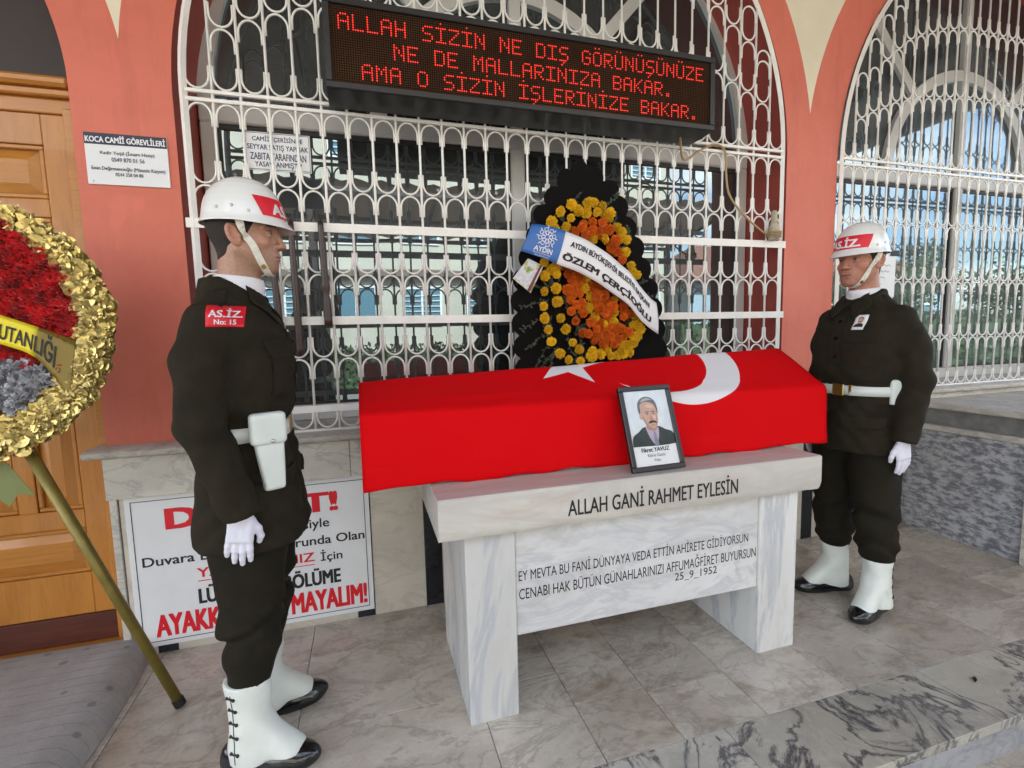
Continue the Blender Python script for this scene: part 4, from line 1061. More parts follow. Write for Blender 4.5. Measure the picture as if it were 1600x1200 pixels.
    # ---------------- scarf
    def scarf(P):
        x, y, z = P
        d = cone(P, (-.022+hx, 0, HZ-.10), (-.04+hx, 0, 1.50), .069, .083)+.0022*np.sin(90*z+4*np.sin(9*y)+3*x/.05)
        top = HZ-.128*hs-.006-.10*(x-.03)
        return smax(smax(d, z-top, .006), 1.53-z, .01)
    sdf_obj('neck_scarf', scarf, (-.16, -.13, 1.50), (.18, .13, 1.70), .0045, M_SHIRT, g)
    # ---------------- jacket
    pz = np.array([.70, .80, .90, 1.05, 1.115, 1.155, 1.20, 1.28, 1.36, 1.44, 1.50, 1.545, 1.575, 1.60, 1.66])
    pa = np.array([.190, .178, .164, .146, .134, .134, .146, .156, .157, .146, .122, .098, .086, .083, .080])
    pb = np.array([.228, .220, .210, .196, .186, .186, .198, .210, .214, .207, .182, .143, .106, .086, .080])
    pc = np.array([.006, .004, .002, .0, .0, .0, .002, .004, .004, .0, -.008, -.016, -.02, -.02, -.016])
    def torso(P):
        x, y, z = P; a = np.interp(z, pz, pa); b = np.interp(z, pz, pb); c = np.interp(z, pz, pc)
        r_ = ((np.abs(x-c)/a)**2.3+(np.abs(y)/b)**2.3+1e-9)**(1/2.3); d = (r_-1)*np.minimum(a, b)*.9
        wr = .0045*np.sin(42*(z+.35*x)+3*np.sin(8*y+4*x))*np.exp(-((z-1.22)/.09)**2)+.0065*np.sin(34*y+20*x+2*np.sin(9*z))*np.exp(-((z-1.06)/.12)**2)+.005*np.sin(15*y+11*x)*np.clip((1.05-z)/.25, 0, 1)+.0035*np.sin(24*z-30*y+9*x)*np.exp(-((z-1.40)/.1)**2)+.0025*np.sin(61*z+23*y-31*x+3*np.sin(17*y+5*z))
        d = d+wr
        hemz = hem+.006*np.sin(9*y+6*x)
        d = smax(d, hemz-z, .006); return smax(d, z-(1.612-.42*np.maximum(x, -.02)), .006)
    ends = {}
    def sleeves(P):
        x, y, z = P; out = None
        for s_ in (-1, 1):
            e = chain(P, [(-.020+armx*.8, s_*.162, 1.468), (-.034+armx*1.0, s_*.212, 1.36), (-.046+armx*.7, s_*.240, 1.19), (.026+armx*.3, s_*.244, .925)], [.074, .069, .060, .056], .03)
            e = e+.0042*np.sin(55*(z+.5*x)+3*np.sin(14*y))*np.exp(-((z-1.17)/.10)**2)+.0032*np.sin(60*z+20*x)*np.exp(-((z-.98)/.06)**2)+.003*np.sin(30*z+40*y+14*x)*np.exp(-((z-1.38)/.12)**2)+.0022*np.sin(47*z-25*x+3*np.sin(15*x+9*z))
            e = smax(e, .905-(z-.25*(x-.030)), .004); ends[s_] = (.012, s_*.262, .905)
            out = e if out is None else np.minimum(out, e)
        return out
    def collar(P):
        x, y, z = P
        r_ = np.sqrt(((x+.018)/1.06)**2+(y/1.0)**2); zt = 1.590-.55*np.maximum(x+.01, -.02)
        d = np.sqrt(np.maximum(np.abs(r_-.083-.35*(1.575-z)*.7)-.004, 0)**2+np.maximum(np.abs(z-zt)-.020, 0)**2)-.006
        return smax(d, .012-np.abs(y)-np.maximum(-(x), 0)*3, .003)
    jk = lambda P: smin(smin(torso(P), sleeves(P), .022), collar(P), .006)
    jo = sdf_obj('jacket', jk, (-.24, -.36, hem-.03), (.26, .36, 1.66), .0075, M_UNIFORM, g)
    front = wrap_fn(torso, (0, 0, 0), (0, 1, 0), (0, 0, 1), .002, .40)
    def fr(y, z, w, h, off, nu=10, nv=6):
        A, B = np.meshgrid(np.linspace(y-w/2, y+w/2, nu), np.linspace(z-h/2, z+h/2, nv), indexing='ij'); a, b = A.ravel(), B.ravel()
        o = np.stack([np.full(len(a), .4), a, b], 1); p = march(torso, o, np.array((-1., 0, 0))); n_ = grad(torso, p); mb = MB()
        p = p+n_*off; mb.grid(p, nu, nv)
        bd = [i*nv for i in range(nu)]+[(nu-1)*nv+j for j in range(1, nv)]+[i*nv+nv-1 for i in range(nu-2, -1, -1)]+[j for j in range(nv-2, 0, -1)]
        q = p[bd]; qi = q-n_[bd]*(off+.004); k = len(bd)
        mb.add(np.concatenate([q, qi]), [[i, i+k, (i+1) % k+k, (i+1) % k] for i in range(k)]); return mb
    fr(.0, (hem+1.50)/2, .045, 1.49-hem, .0025, 5, 40).build('front_placket', M_UNIFORM, jo, smooth=True, local=True)
    for s_ in (-1, 1):
        fr(s_*.098, 1.395, .125, .055, .010).build('pocket_flap', M_UNIFORM, jo, smooth=True, local=True)
        fr(s_*.098, 1.315, .118, .12, .005).build('chest_pocket', M_UNIFORM, jo, smooth=True, local=True)
        fr(s_*.115, .985, .14, .055, .010).build('pocket_flap', M_UNIFORM, jo, smooth=True, local=True)
    for z in (1.30, 1.39, 1.47):
        p = march(torso, [(.4, 0, z)], np.array((-1., 0, 0)))[0]; mb = MB(); mb.tube([p+(.001, 0, 0), p+(.0075, 0, 0)], .0085, 10); mb.build('button', M_SHOE, jo, smooth=False, local=True)
    # folded collar points
    for s_ in (-1, 1):
        c4 = np.array([(.006, 1.545), (.058, 1.478), (.104, 1.535), (.060, 1.600)]); A, B = np.meshgrid(np.linspace(0, 1, 9), np.linspace(0, 1, 9), indexing='ij'); A = A.ravel()[:, None]; B = B.ravel()[:, None]
        q2 = c4[0]*(1-A)*(1-B)+c4[1]*A*(1-B)+c4[2]*A*B+c4[3]*(1-A)*B
        o = np.stack([np.full(81, .4), s_*q2[:, 0], q2[:, 1]], 1); p = march(jk, o, np.array((-1., 0, 0))); p[:, 0] = np.minimum(p[:, 0], .13); mb = MB(); mb.grid(p+grad(jk, p)*.007, 9, 9, flip=(s_ < 0)); b_ = mb.build('collar_leaf', M_UNIFORM, jo, smooth=True, local=True)
        q = b_.modifiers.new('t', 'SOLIDIFY'); q.thickness = .006; q.offset = 0
    # shoulder straps
    for s_ in (-1, 1):
        A, B = np.meshgrid(np.linspace(-.024, .024, 5), np.linspace(.095, .195, 8), indexing='ij'); o = np.stack([A.ravel()-.022, s_*B.ravel(), np.full(40, 1.75)], 1)
        p = march(jk, o, np.array((0, 0, -1.))); mb = MB(); mb.grid(p+grad(jk, p)*.0015, 5, 8, flip=(s_ < 0)); b_ = mb.build('shoulder_strap', M_UNIFORM, jo, smooth=True, local=True)
        q = b_.modifiers.new('t', 'SOLIDIFY'); q.thickness = .004; q.offset = -1
    # ---------------- belt, buckle, holster
    th = np.linspace(0, 2*math.pi, 72, endpoint=False); V = []
    for z in (1.112, 1.158):
        o = np.stack([.4*np.cos(th), .4*np.sin(th), np.full(72, z)], 1); d = -np.stack([np.cos(th), np.sin(th), 0*th], 1); p = march(torso, o, d); V += [p-d*.006, p+d*.004]
    V = np.concatenate(V); mb = MB(); o = lambda k, j: k*72+j % 72
    F = [[o(0, j), o(0, j+1), o(2, j+1), o(2, j)] for j in range(72)]+[[o(2, j), o(2, j+1), o(3, j+1), o(3, j)] for j in range(72)]+[[o(1, j), o(1, j+1), o(0, j+1), o(0, j)] for j in range(72)]
    mb.add(V, F); belt = mb.build('belt', M_LEATHW, g, smooth=True, local=True)
    fx = march(torso, [(.4, 0, 1.135)], np.array((-1., 0, 0)))[0][0]
    mb = MB(); mb.box((fx+.004, -.030, 1.106), (fx+.012, .030, 1.164), bev=.003); mb.build('buckle', M_BRASS, belt, local=True)
    mb = MB()
    for s_ in (-1, 1): mb.box((fx-.004, s_*.062-.009, 1.108), (fx+.009, s_*.062+.009, 1.162), bev=.002)
    mb.build('keeper', M_BRASS, belt, local=True)
    n_ = near; hc = np.array((.098, n_*.192, 1.13)) if sheath else np.array((.0, n_*.200, 1.135)); yaw = n_*R(62)
    Nn = np.array((math.cos(yaw), math.sin(yaw), 0)); Tt = np.array((-math.sin(yaw)*n_, math.cos(yaw)*n_, 0))*-1  # Tt points forward
    def hl(V, lean=.10):
        V = np.asarray(V); f_ = V[:, 0]+lean*V[:, 2]*-1*0
        return hc+np.outer(f_, Tt)+np.outer(V[:, 1], Nn)+np.outer(V[:, 2], (0, 0, 1))
    def holster(P):
        x, y, z = P; t_ = np.clip((.02-z)/.17, 0, 1); w_ = .047-.016*t_
        d = rbox((x-.006*t_, y, z), (0, 0, -.055), (.05, .018, .115), .016)
        return smax(d, np.abs(x-.010*t_)-w_, .012)
    if not sheath:
        _h = holster; holster = lambda P: smax(_h(P), -.060-P[2], .006)
    ho = sdf_obj('holster', holster, (-.07, -.04, -.19), (.07, .04, .08), .004, M_LEATHW, g, hl)
    def flap(P):
        x, y, z = P; d = rbox(P, (0, .006, .025), (.052, .020, .050), .014)
        return smax(d, np.sqrt(x**2+((z-.045)*.95)**2)-.080, .008)
    if sheath: sdf_obj('holster_flap', flap, (-.07, -.04, -.06), (.07, .05, .09), .004, M_LEATHW, ho, hl)
    mb = MB(); mb.tube(hl([(0.006, .026-.011*(not sheath), -.012), (.006, .029-.010*(not sheath), -.012), (.006, .0305-.010*(not sheath), -.012)]), [.007, .0065, .003], 10); mb.build('stud', M_STUD, ho, smooth=True, local=True)
    # ---------------- trousers
    lz = np.array([.26, .29, .32, .36, .42, .50, .62, .80, .95, 1.10]); lr = np.array([.066, .076, .087, .093, .093, .095, .105, .116, .126, .12]) if blouse else np.array([.060, .062, .065, .076, .088, .095, .104, .115, .126, .12]); 
    ly = np.array([.116, .116, .116, .116, .116, .113, .105, .098, .092, .08]); lx = np.array([-.028, -.026, -.022, -.016, -.010, -.004, -.002, 0, 0, 0])
    def trousers(P):
        x, y, z = P; out = None
        for s_ in (-1, 1):
            r_ = np.interp(z, lz, lr)*(1+.0*x); cx_ = np.interp(z, lz, lx); cy_ = s_*np.interp(z, lz, ly)
            d = (np.sqrt((x-cx_)**2+((y-cy_)*1.08)**2)-r_)*.92
            d = d+.008*np.sin(48*z+6*np.sin(10*x+s_)+14*y)*np.exp(-((z-.50)/.10)**2)+(.008 if blouse else .002)*np.sin(70*z+5*np.sin(16*x+9*y+s_))*np.exp(-((z-.345)/.05)**2)-(.010*np.exp(-((z-.53-.5*x)/.022)**2)-.012*np.exp(-((z-.50-.5*x)/.020)**2))*(.5 if blouse else 1)-.004*np.exp(-((y-cy_)/.006)**2)*(np.abs(x-cx_) < .2)*0+.006*np.sin(20*z+30*x+s_)*np.exp(-((z-.75)/.15)**2)
            out = d if out is None else smin(out, d, .012)
        return smax(smax(out, .268-z+.012*np.sin(14*x+9*y), .012), z-1.08, .01)
    sdf_obj('trousers', trousers, (-.17, -.27, .24), (.17, .27, 1.10), .0085, M_TROUSER, g)
    # ---------------- gaiters, shoes, gloves
    for s_ in (-1, 1):
        toe = s_*R(14); c_, q_ = math.cos(toe), math.sin(toe); A0 = np.array((-.03, s_*.116, 0))
        def f2l(V, c_=c_, q_=q_, A0=A0):
            V = np.asarray(V); return np.stack([V[:, 0]*c_-V[:, 1]*q_, V[:, 0]*q_+V[:, 1]*c_, V[:, 2]], 1)+A0
        def gaiter(P):
            x, y, z = P
            r_ = np.interp(z, [.0, .06, .12, .2, .3, .36], [.082, .076, .068, .066, .070, .073])
            d = (np.sqrt(x**2+(y*1.12)**2)-r_)*.92
            d = smin(d, cone(P, (.0, 0, .150), (.125, 0, .052), .052, .050), .03)
            d = d+.0016*np.sin(60*z+20*x)+.002*np.sin(40*x+30*z+3*y*20)
            return smax(smax(d, z-(.34 if blouse else .318), .003), .040+.10*np.maximum(x-.05, 0)*0+.018*np.clip((x)/.16, 0, 1)-z, .004)
        go = sdf_obj('gaiter', gaiter, (-.11, -.1, .02), (.2, .1, .36), .0055, M_CANVAS, g, f2l)
        mb = MB()
        for z in (.285, .24, .195, .15, .095):
            o = np.array([(-.034+k*.004-.006, s_*.2, z+.002*math.sin(k*2.)) for k in range(7)]); p = march(gaiter, o, np.array((0, -float(s_), 0))); mb.tube(f2l(p+(0, s_*.002, 0)), .0028, 5)
            for e_ in (p[0], p[-1]): mb.tube(f2l([e_+(0, s_*-.001, 0), e_+(0, s_*.004, 0)]), .0055, 8)
        o = np.array([(-.028, s_*.2, z) for z in np.linspace(.06, .295, 14)]); p = march(gaiter, o, np.array((0, -float(s_), 0))); mb.tube(f2l(p+(0, s_*.0008, 0)), .0014, 4)
        mb.build('lacing', M_STEELDK, go, local=True)
        def shoe(P):
            x, y, z = P
            w_ = .050-.010*np.exp(-((x-.01)/.05)**2)
            d = ell(P, (.105, 0, .030), (.118, .054, .050)); d = smin(d, ell(P, (-.045, 0, .04), (.062, .046, .06)), .04)
            d = smin(d, cone(P, (-.06, 0, .022), (.15, 0, .022), .040, .046, (1, 1, 1.5)), .02)
            return smax(d, .001-z, .003)
        so_ = sdf_obj('shoe', shoe, (-.13, -.08, -.01), (.24, .08, .12), .005, M_SHOE, g, f2l)
        # glove
        W = np.array((.030+armx*.3, s_*.244, .918)); 
        def gl2l(V, W=W, s_=s_):
            V = np.asarray(V)*.92; a = R(8); x = V[:, 0]*math.cos(a)-V[:, 2]*math.sin(a)*-1; z = V[:, 2]*math.cos(a)-V[:, 0]*math.sin(a)*1
            return np.stack([x, -s_*V[:, 1], z], 1)+W      # +y of the hand frame is the palm side, towards the thigh
        def glove(P):
            x, y, z = P
            d = smin(cone(P, (0, 0, .005), (0, 0, -.02), .030, .030, (1, 1.35, 1)), rbox(P, (.002, 0, -.062), (.040, .0155, .042), .014), .016)
            for fx_, l_, z0, sp in ((.030, .074, -.098, .16), (.011, .083, -.102, .04), (-.009, .078, -.100, -.05), (-.028, .062, -.094, -.18)):
                a1, a2, a3 = .06, .22, .42; l_ *= 1.12
                p0 = np.array((fx_, 0, z0+.012)); p1 = p0+l_*.46*np.array((sp*.6, math.sin(a1), -math.cos(a1))); p2 = p1+l_*.30*np.array((sp*.4, math.sin(a2), -math.cos(a2))); p3 = p2+l_*.24*np.array((sp*.2, math.sin(a3), -math.cos(a3)))
                f_ = chain(P, [p0, p1, p2, p3], [.0105, .0100, .0092, .0082], .004); d = smin(d, f_, .005)
            f_ = chain(P, [(.026, .004, -.030), (.050, .012, -.058), (.060, .018, -.085), (.056, .026, -.106)], [.016, .0125, .0105, .009], .006); d = smin(d, f_, .010)
            for k in (.030, .010, -.010): d = smin(d, cone(P, (k*.9, -.0145, -.035), (k, -.0150, -.085), .0022, .0022), .003)
            return d+.0008*np.sin(160*z+40*x)*np.exp(-((z+.0)/.03)**2)
        sdf_obj('glove', glove, (-.06, -.05, -.22), (.09, .075, .05), .0032, M_GLOVE, g, gl2l)
    return g, torso, jk, jo
gA, tA, jA, joA = person('soldier in dark green uniform with a white hip holster and a red numbered arm patch', (-.40, 1.825, 0), 0, .775, -1, .040, 1.03, (.44, .235, .155), R(-4), .30, 'honour guards beside the coffin', True, -.028, False)
fn = wrap_fn(jA, (.012, 0, 1.497), (1, 0, 0), (0, 0, 1), .003, .45)
mb = MB(); patch(mb, fn, .088, .064, 14, 8); pa_ = mb.build('arm_patch', M_REDINK, gA, smooth=True, local=True); q = pa_.modifiers.new('t', 'SOLIDIFY'); q.thickness = .003; q.offset = -1
fn2 = wrap_fn(jA, (.012, 0, 1.497), (1, 0, 0), (0, 0, 1), .0042, .45)
mb = MB(); text_on(mb, 'AS.İZ.', fn2, 0, -.004, .074, .027, .035, 'c'); text_on(mb, 'No: 15', fn2, 0, -.025, .048, .014, .03, 'c'); mb.build('patch_lettering', M_SIGNW, pa_, local=True)
gB, tB, jB, joB = person('soldier in dark green uniform with a small photo pinned on his chest', (2.355, 1.835, 0), math.pi, .83, 1, .022, 1.05, (.44, .195, .125), R(4), .10, 'honour guards beside the coffin', False)
gB.scale = (1, 1, .985)
fn = wrap_fn(tB, (0, .088, 1.465), (0, 1, 0), (0, 0, 1), .004, .4)
mb = MB(); patch(mb, fn, .048, .070, 6, 6); pb_ = mb.build('pinned_photo', M_SIGNW, gB, smooth=True, local=True); q = pb_.modifiers.new('t', 'SOLIDIFY'); q.thickness = .002; q.offset = -1
fn3 = wrap_fn(tB, (0, .088, 1.465), (0, 1, 0), (0, 0, 1), .0055, .4); mb = MB(); A = np.linspace(0, 2*math.pi, 16, endpoint=False)
mb.add(fn3(.011*np.cos(A), .008+.014*np.sin(A)), [list(range(16))], 0); mb.add(fn3(.0115*np.cos(A), .016+.009*np.sin(A))+(-.0004, 0, 0), [list(range(16))], 1)
mb.add(fn3(np.array([-.02, .02, .016, .006, -.006, -.016]), np.array([-.022, -.022, -.010, -.004, -.004, -.010])), [(0, 1, 2, 3, 4, 5)], 1)
mb.add(fn3(np.array([-.006, .006, .006, -.006]), np.array([.001, .001, .0035, .0035]))+(.0006, 0, 0), [(0, 1, 2, 3)], 1)
mb.build('photo_print', [ph_m[2], ph_m[4]], pb_, local=True)

# ================================================================== CENTRE WREATH
YEL=[(0.980,2.039),(1.032,2.069),(1.126,2.082),(1.203,2.070),(1.116,2.034),(1.175,2.040),(1.262,2.044),(1.244,2.015),(0.927,1.982),(1.032,2.006),(1.005,1.961),(1.300,1.973),(1.161,1.911),(1.216,1.904),(1.318,1.912),(1.354,1.909),(1.351,1.846),(1.380,1.776),(1.409,1.726),(0.889,1.784),(0.954,1.769),(0.888,1.716),(0.953,1.725),(1.118,1.710),(0.886,1.640),(0.952,1.656),(1.108,1.657),(0.958,1.588),(0.876,1.564),(0.884,1.505),(0.972,1.504),(1.135,1.612),(1.280,1.599),(1.130,1.554),(1.171,1.508),(1.279,1.481),(1.222,1.469),(1.279,1.532),(1.399,1.518),(1.434,1.492),(1.395,1.462),(1.434,1.435),(0.896,1.444),(0.995,1.446),(0.917,1.384),(1.037,1.377),(1.078,1.338),(1.147,1.327),(1.203,1.309),(1.255,1.298),(0.969,1.321),(1.018,1.286),(1.390,1.402),(1.405,1.363),(1.351,1.360),(1.312,1.326),(1.365,1.316),(1.081,1.279),(1.327,1.309)]
ORA=[(1.107,1.981),(1.152,1.991),(1.207,1.989),(1.062,1.944),(1.152,1.951),(1.197,1.948),(1.244,1.954),(1.115,1.925),(1.281,1.902),(1.257,1.861),(1.299,1.849),(1.323,1.804),(0.993,1.769),(1.019,1.726),(1.068,1.726),(1.072,1.681),(1.014,1.648),(1.022,1.596),(1.076,1.628),(1.030,1.538),(1.098,1.533),(1.057,1.488),(1.089,1.583),(1.191,1.691),(1.233,1.658),(1.158,1.649),(1.205,1.616),(1.176,1.574),(1.242,1.582),(1.167,1.616),(1.270,1.641),(1.223,1.532),(1.256,1.557),(1.318,1.624),(1.327,1.565),(1.370,1.582),(1.370,1.522),(1.327,1.506),(1.139,1.479),(1.171,1.445),(1.097,1.425),(1.231,1.418),(1.279,1.421),(1.317,1.442),(1.361,1.424),(1.152,1.382),(1.217,1.368),(1.269,1.362),(1.308,1.387),(1.205,1.666),(1.185,1.549),(1.241,1.507)]
BL=[(1.120,2.305),(1.030,2.267),(0.984,2.207),(0.930,2.141),(0.863,2.043),(0.816,1.915),(0.768,1.787),(0.735,1.659),(0.732,1.531),(0.739,1.401),(0.743,1.269),(.76,1.12),(.80,.98),(.88,.86)]
BR=[(1.192,2.279),(1.266,2.226),(1.322,2.190),(1.360,2.127),(1.402,2.035),(1.445,1.953),(1.485,1.852),(1.525,1.750),(1.566,1.646),(1.600,1.486),(1.622,1.307),(1.61,1.14),(1.56,.98),(1.47,.86)]
wr = thing('marigold_wreath', 'tall black scalloped wreath covered with yellow and orange marigolds behind the coffin', 'wreath', (1.17, 2.40, 0))
outl = spline(np.array(BL[::-1]+BR), 6); mb = MB()
cx_, cz_ = 1.17, 1.62
# scalloped outline: bumps along the arc length
seg = np.linalg.norm(np.diff(outl, axis=0), axis=1); s_ = np.concatenate([[0], np.cumsum(seg)]); Ssamp = np.linspace(0, s_[-1], 420)
O2 = np.stack([np.interp(Ssamp, s_, outl[:, k]) for k in range(2)], 1); T = np.gradient(O2, axis=0); T /= np.linalg.norm(T, axis=1)[:, None]; N2 = np.stack([-T[:, 1], T[:, 0]], 1)
sgn = np.sign(((O2-np.array((cx_, cz_)))*N2).sum(1)); bumpv = np.abs(np.sin(math.pi*Ssamp/.118)); O2 = O2+N2*sgn[:, None]*(.048*np.sqrt(bumpv)-.036)[:, None]
mb.poly_prism([tuple(p) for p in O2][::-1], 2.40, 2.412)
ob = mb.build('scalloped_board', M_BLACKBOARD, wr)
mb = MB(); mb.tube([(.95, 2.43, 0), (1.0, 2.425, .9), (1.12, 2.42, 1.9)], .014, 6); mb.tube([(1.40, 2.43, 0), (1.35, 2.425, .9), (1.2, 2.42, 1.9)], .014, 6); mb.tube([(.985, 2.435, .5), (1.37, 2.435, .5)], .012, 6); mb.build('stand', M_BLACKBOARD, wr)
def pompom(seed, rad):
    """double marigold: rings of ruffled petals over a ball"""
    r_ = np.random.RandomState(seed); mb = MB(); 
    mb.lathe([(rad*.55*math.sin(a), -rad*.55*math.cos(a)*.8) for a in np.linspace(.15, 2.9, 6)], (0, 0, 0), 8)
    for ring, (el, n_, L_) in enumerate(((82, 6, .70), (66, 10, .84), (50, 14, .93), (34, 17, .99), (18, 19, 1.03), (2, 20, 1.03), (-14, 18, .98))):
        for k in range(n_):
            az = 2*math.pi*(k+r_.rand()*.7)/n_; e = R(el+r_.uniform(-9, 9)); l_ = rad*L_*r_.uniform(.84, 1.12); w = rad*.155*r_.uniform(.8, 1.3)
            d = np.array((math.cos(e)*math.cos(az), math.cos(e)*math.sin(az), math.sin(e))); t_ = np.array((-math.sin(az), math.cos(az), 0)); u = np.cross(d, t_)
            b0 = d*l_*.45; c = d*l_; k1 = u*rad*.10*r_.uniform(-1, 1)
            V = [b0-t_*w*.45, b0+t_*w*.45, c*.88+t_*w+k1, c+t_*w*.45-k1, c*1.02+k1*.5-u*rad*.04, c-t_*w*.45+k1, c*.88-t_*w-k1]
            mb.add(V, [(0, 1, 2, 6), (2, 3, 4), (6, 2, 4), (6, 4, 5)])
    # turn the flower to face -y
    mb.v = [np.stack([v[:, 0], -v[:, 2], v[:, 1]], 1) for v in mb.v]; return mb
YEL += [(1.16, 2.09), (1.225, 2.03), (1.08, 2.05), (.95, 1.95), (1.42, 1.46), (1.33, 1.36), (1.38, 1.36), (1.30, 1.30), (1.24, 1.33), (.93, 1.75), (1.39, 1.74), (1.33, 1.95), (1.14, 1.30), (1.41, 1.40)]
ORA += [(1.09, 1.96), (1.18, 1.93), (1.22, 1.92), (1.27, 1.88), (1.04, 1.70), (1.05, 1.66), (1.10, 1.70), (1.13, 1.68), (1.03, 1.62), (1.06, 1.57), (1.20, 1.47), (1.25, 1.45), (1.30, 1.45), (1.34, 1.54), (1.34, 1.60), (1.29, 1.66), (1.25, 1.40), (1.18, 1.41), (1.34, 1.40), (1.12, 1.42)]
protos = {}
rf = random.Random(5)
for name, mat, L in (('yellow_marigold', M_YEL, YEL), ('orange_marigold', M_ORA, ORA)):
    base = []
    for k in range(3):
        mbp = pompom(k+(10 if mat is M_ORA else 0), .029); o = mbp.build(name, mat, wr, local=True); base.append(o)
    for i, (x, z) in enumerate(L):
        o = base[i] if i < 3 else base[i % 3].copy()
        if i >= 3: COL.objects.link(o); o.parent = wr
        big = 1.0
        if mat is M_ORA and abs(x-1.205) < .075 and abs(z-1.62) < .09: big = 1.32
        s = rf.uniform(.74, 1.02)*big; o.scale = (s, s, s)
        o.location = (x-1.17, 2.362-2.40+rf.uniform(-.016, .012)-(.012 if big > 1 else 0), z); o.rotation_euler = (rf.uniform(-.45, .45), rf.uniform(0, 6.28), rf.uniform(-.45, .45))
# dark sprigs
sp = MB(); rs = np.random.RandomState(4)
def sprig(x, z, L_, az):
    d = np.array((math.sin(az), -.15, math.cos(az))); P_ = [np.array((x, 2.385, z))+d*L_*t_+np.array((.02*math.sin(t_*3+x*9), 0, 0)) for t_ in np.linspace(0, 1, 7)]
    sp.tube(P_, .0016, 4)
    for p in P_[1:]:
        for q in range(3):
            a = rs.uniform(0, 6.28); v = np.array((math.cos(a), rs.uniform(-.7, .1), math.sin(a)))*rs.uniform(.012, .024); w = np.cross(v, (0, 1, 0)); w = w/(np.linalg.norm(w)+1e-9)*.0055
            sp.add([p, p+v*.5+w, p+v, p+v*.5-w], [(0, 1, 2, 3)])
for x, z, l_, a in [(.89, 1.66, .12, -1.4), (.90, 1.60, .12, -1.9), (.88, 1.52, .12, -2.2), (.90, 1.45, .14, -2.4), (.91, 1.40, .14, -2.8), (.95, 1.36, .13, -3.0), (.93, 1.68, .1, -1.), (1.02, 1.45, .15, 2.9), (1.10, 1.46, .14, 3.1), (1.06, 1.40, .12, 2.7), (1.08, 1.30, .10, 3.5), (1.24, 2.06, .09, .5), (1.07, 2.03, .10, .1), (1.36, 1.68, .1, 1.4), (1.40, 1.62, .1, 1.6), (1.0, 1.62, .12, 2.6), (1.12, 1.58, .1, 2.), (1.2, 1.44, .12, 2.6), (1.30, 1.40, .1, 2.4), (.93, 1.34, .09, -2.7), (1.08, 1.75, .1, .3), (.96, 1.62, .1, -.6)]: sprig(x, z, l_, a)
for i in range(60):
    k = rs.randint(len(YEL)); x, z = (YEL+ORA)[rs.randint(len(YEL)+len(ORA))]; sprig(x+rs.uniform(-.02, .02), z+rs.uniform(-.03, .02), .055, rs.uniform(0, 6.28))
sp.build('sprig', M_LEAF, wr)
# paper card tucked under the ribbon
mb = MB(); cq = np.array([(.795, 2.345, 1.80), (.872, 2.335, 1.762), (.800, 2.33, 1.628), (.712, 2.34, 1.70)]); 
mb.add(np.concatenate([cq, cq+(0, .002, 0)]), [(0, 3, 2, 1), (4, 5, 6, 7), (0, 1, 5, 4), (1, 2, 6, 5), (2, 3, 7, 6), (3, 0, 4, 7)])
def card_mat():
    m, n, l, b = nm('printed_card'); co = coords(n, l); f = noise(n, l, co, 22, 3, .6); r = n.new('ShaderNodeValToRGB'); l.new(f, r.inputs[0]); e = r.color_ramp.elements
    for p, c in ((.36, (.18, .25, .08)), (.46, (.45, .42, .2)), (.5, (.62, .62, .64)), (.62, (.5, .5, .55))): 
        x = e.new(p); x.color = (*c, 1)
    e[0].color = (.12, .16, .06, 1); e[-1].color = (.6, .58, .6, 1); l.new(r.outputs[0], b.inputs['Base Color']); return m
mb.build('picture_card', card_mat(), wr)
mb = MB(); v = lambda a, b_: cq[0]*(1-a)*(1-b_)+cq[1]*a*(1-b_)+cq[2]*a*b_+cq[3]*(1-a)*b_+np.array((0, -.0015, 0))
mb.add([v(.80, 0), v(.93, 0), v(.93, 1), v(.80, 1)], [(0, 3, 2, 1)]); mb.build('card_stripe', simple('maroon_print', (.16, .012, .03), .5), wr)
# ribbon
RT=[(0.809,1.961),(0.871,1.952),(0.987,1.920),(1.125,1.863),(1.250,1.784),(1.341,1.714),(1.436,1.617),(1.513,1.577)]
RB=[(0.751,1.831),(0.835,1.800),(0.934,1.762),(1.071,1.711),(1.195,1.642),(1.323,1.558),(1.417,1.468),(1.526,1.408)]
tt_ = spline(np.array(RT), 8); bb_ = spline(np.array(RB), 8); nR = len(tt_); yR = 2.275+.05*np.abs(np.linspace(-1, 1, nR))**2.5
lenR = np.concatenate([[0], np.cumsum(np.linalg.norm(np.diff((tt_+bb_)/2, axis=0), axis=1))]); LR = lenR[-1]
def rib(a, b, off=0):
    """a along the ribbon in metres, b 0..1 across"""
    k = np.interp(a, lenR, np.arange(nR)); f_ = lambda A: np.interp(k, np.arange(nR), A)
    x = f_(bb_[:, 0])*(1-b)+f_(tt_[:, 0])*b; z = f_(bb_[:, 1])*(1-b)+f_(tt_[:, 1])*b; y = f_(yR)-.010*np.sin(math.pi*b)+off+.003*np.sin(a*40)
    return np.stack([x, y, z], 1)
def ribbon_part(name, mat, a0, a1, off=0, parent=wr):
    n_ = 50; A, B = np.meshgrid(np.linspace(a0, a1, n_), np.linspace(0, 1, 9), indexing='ij'); mb = MB(); mb.grid(rib(A.ravel(), B.ravel(), off), n_, 9); o = mb.build(name, mat, parent, smooth=True)
    q = o.modifiers.new('t', 'SOLIDIFY'); q.thickness = .0012; return o
rb_ = ribbon_part('ribbon', M_RIBW, .175, LR); rbl = ribbon_part('ribbon_blue_end', M_RIBB, 0, .1745)
mb = MB(); text_on(mb, 'AYDIN BÜYÜKŞEHİR BELEDİYE BAŞKANI', lambda a, b: rib(a, b, -.0025), .215, .56, min(.66, LR-.30), .27, .035)
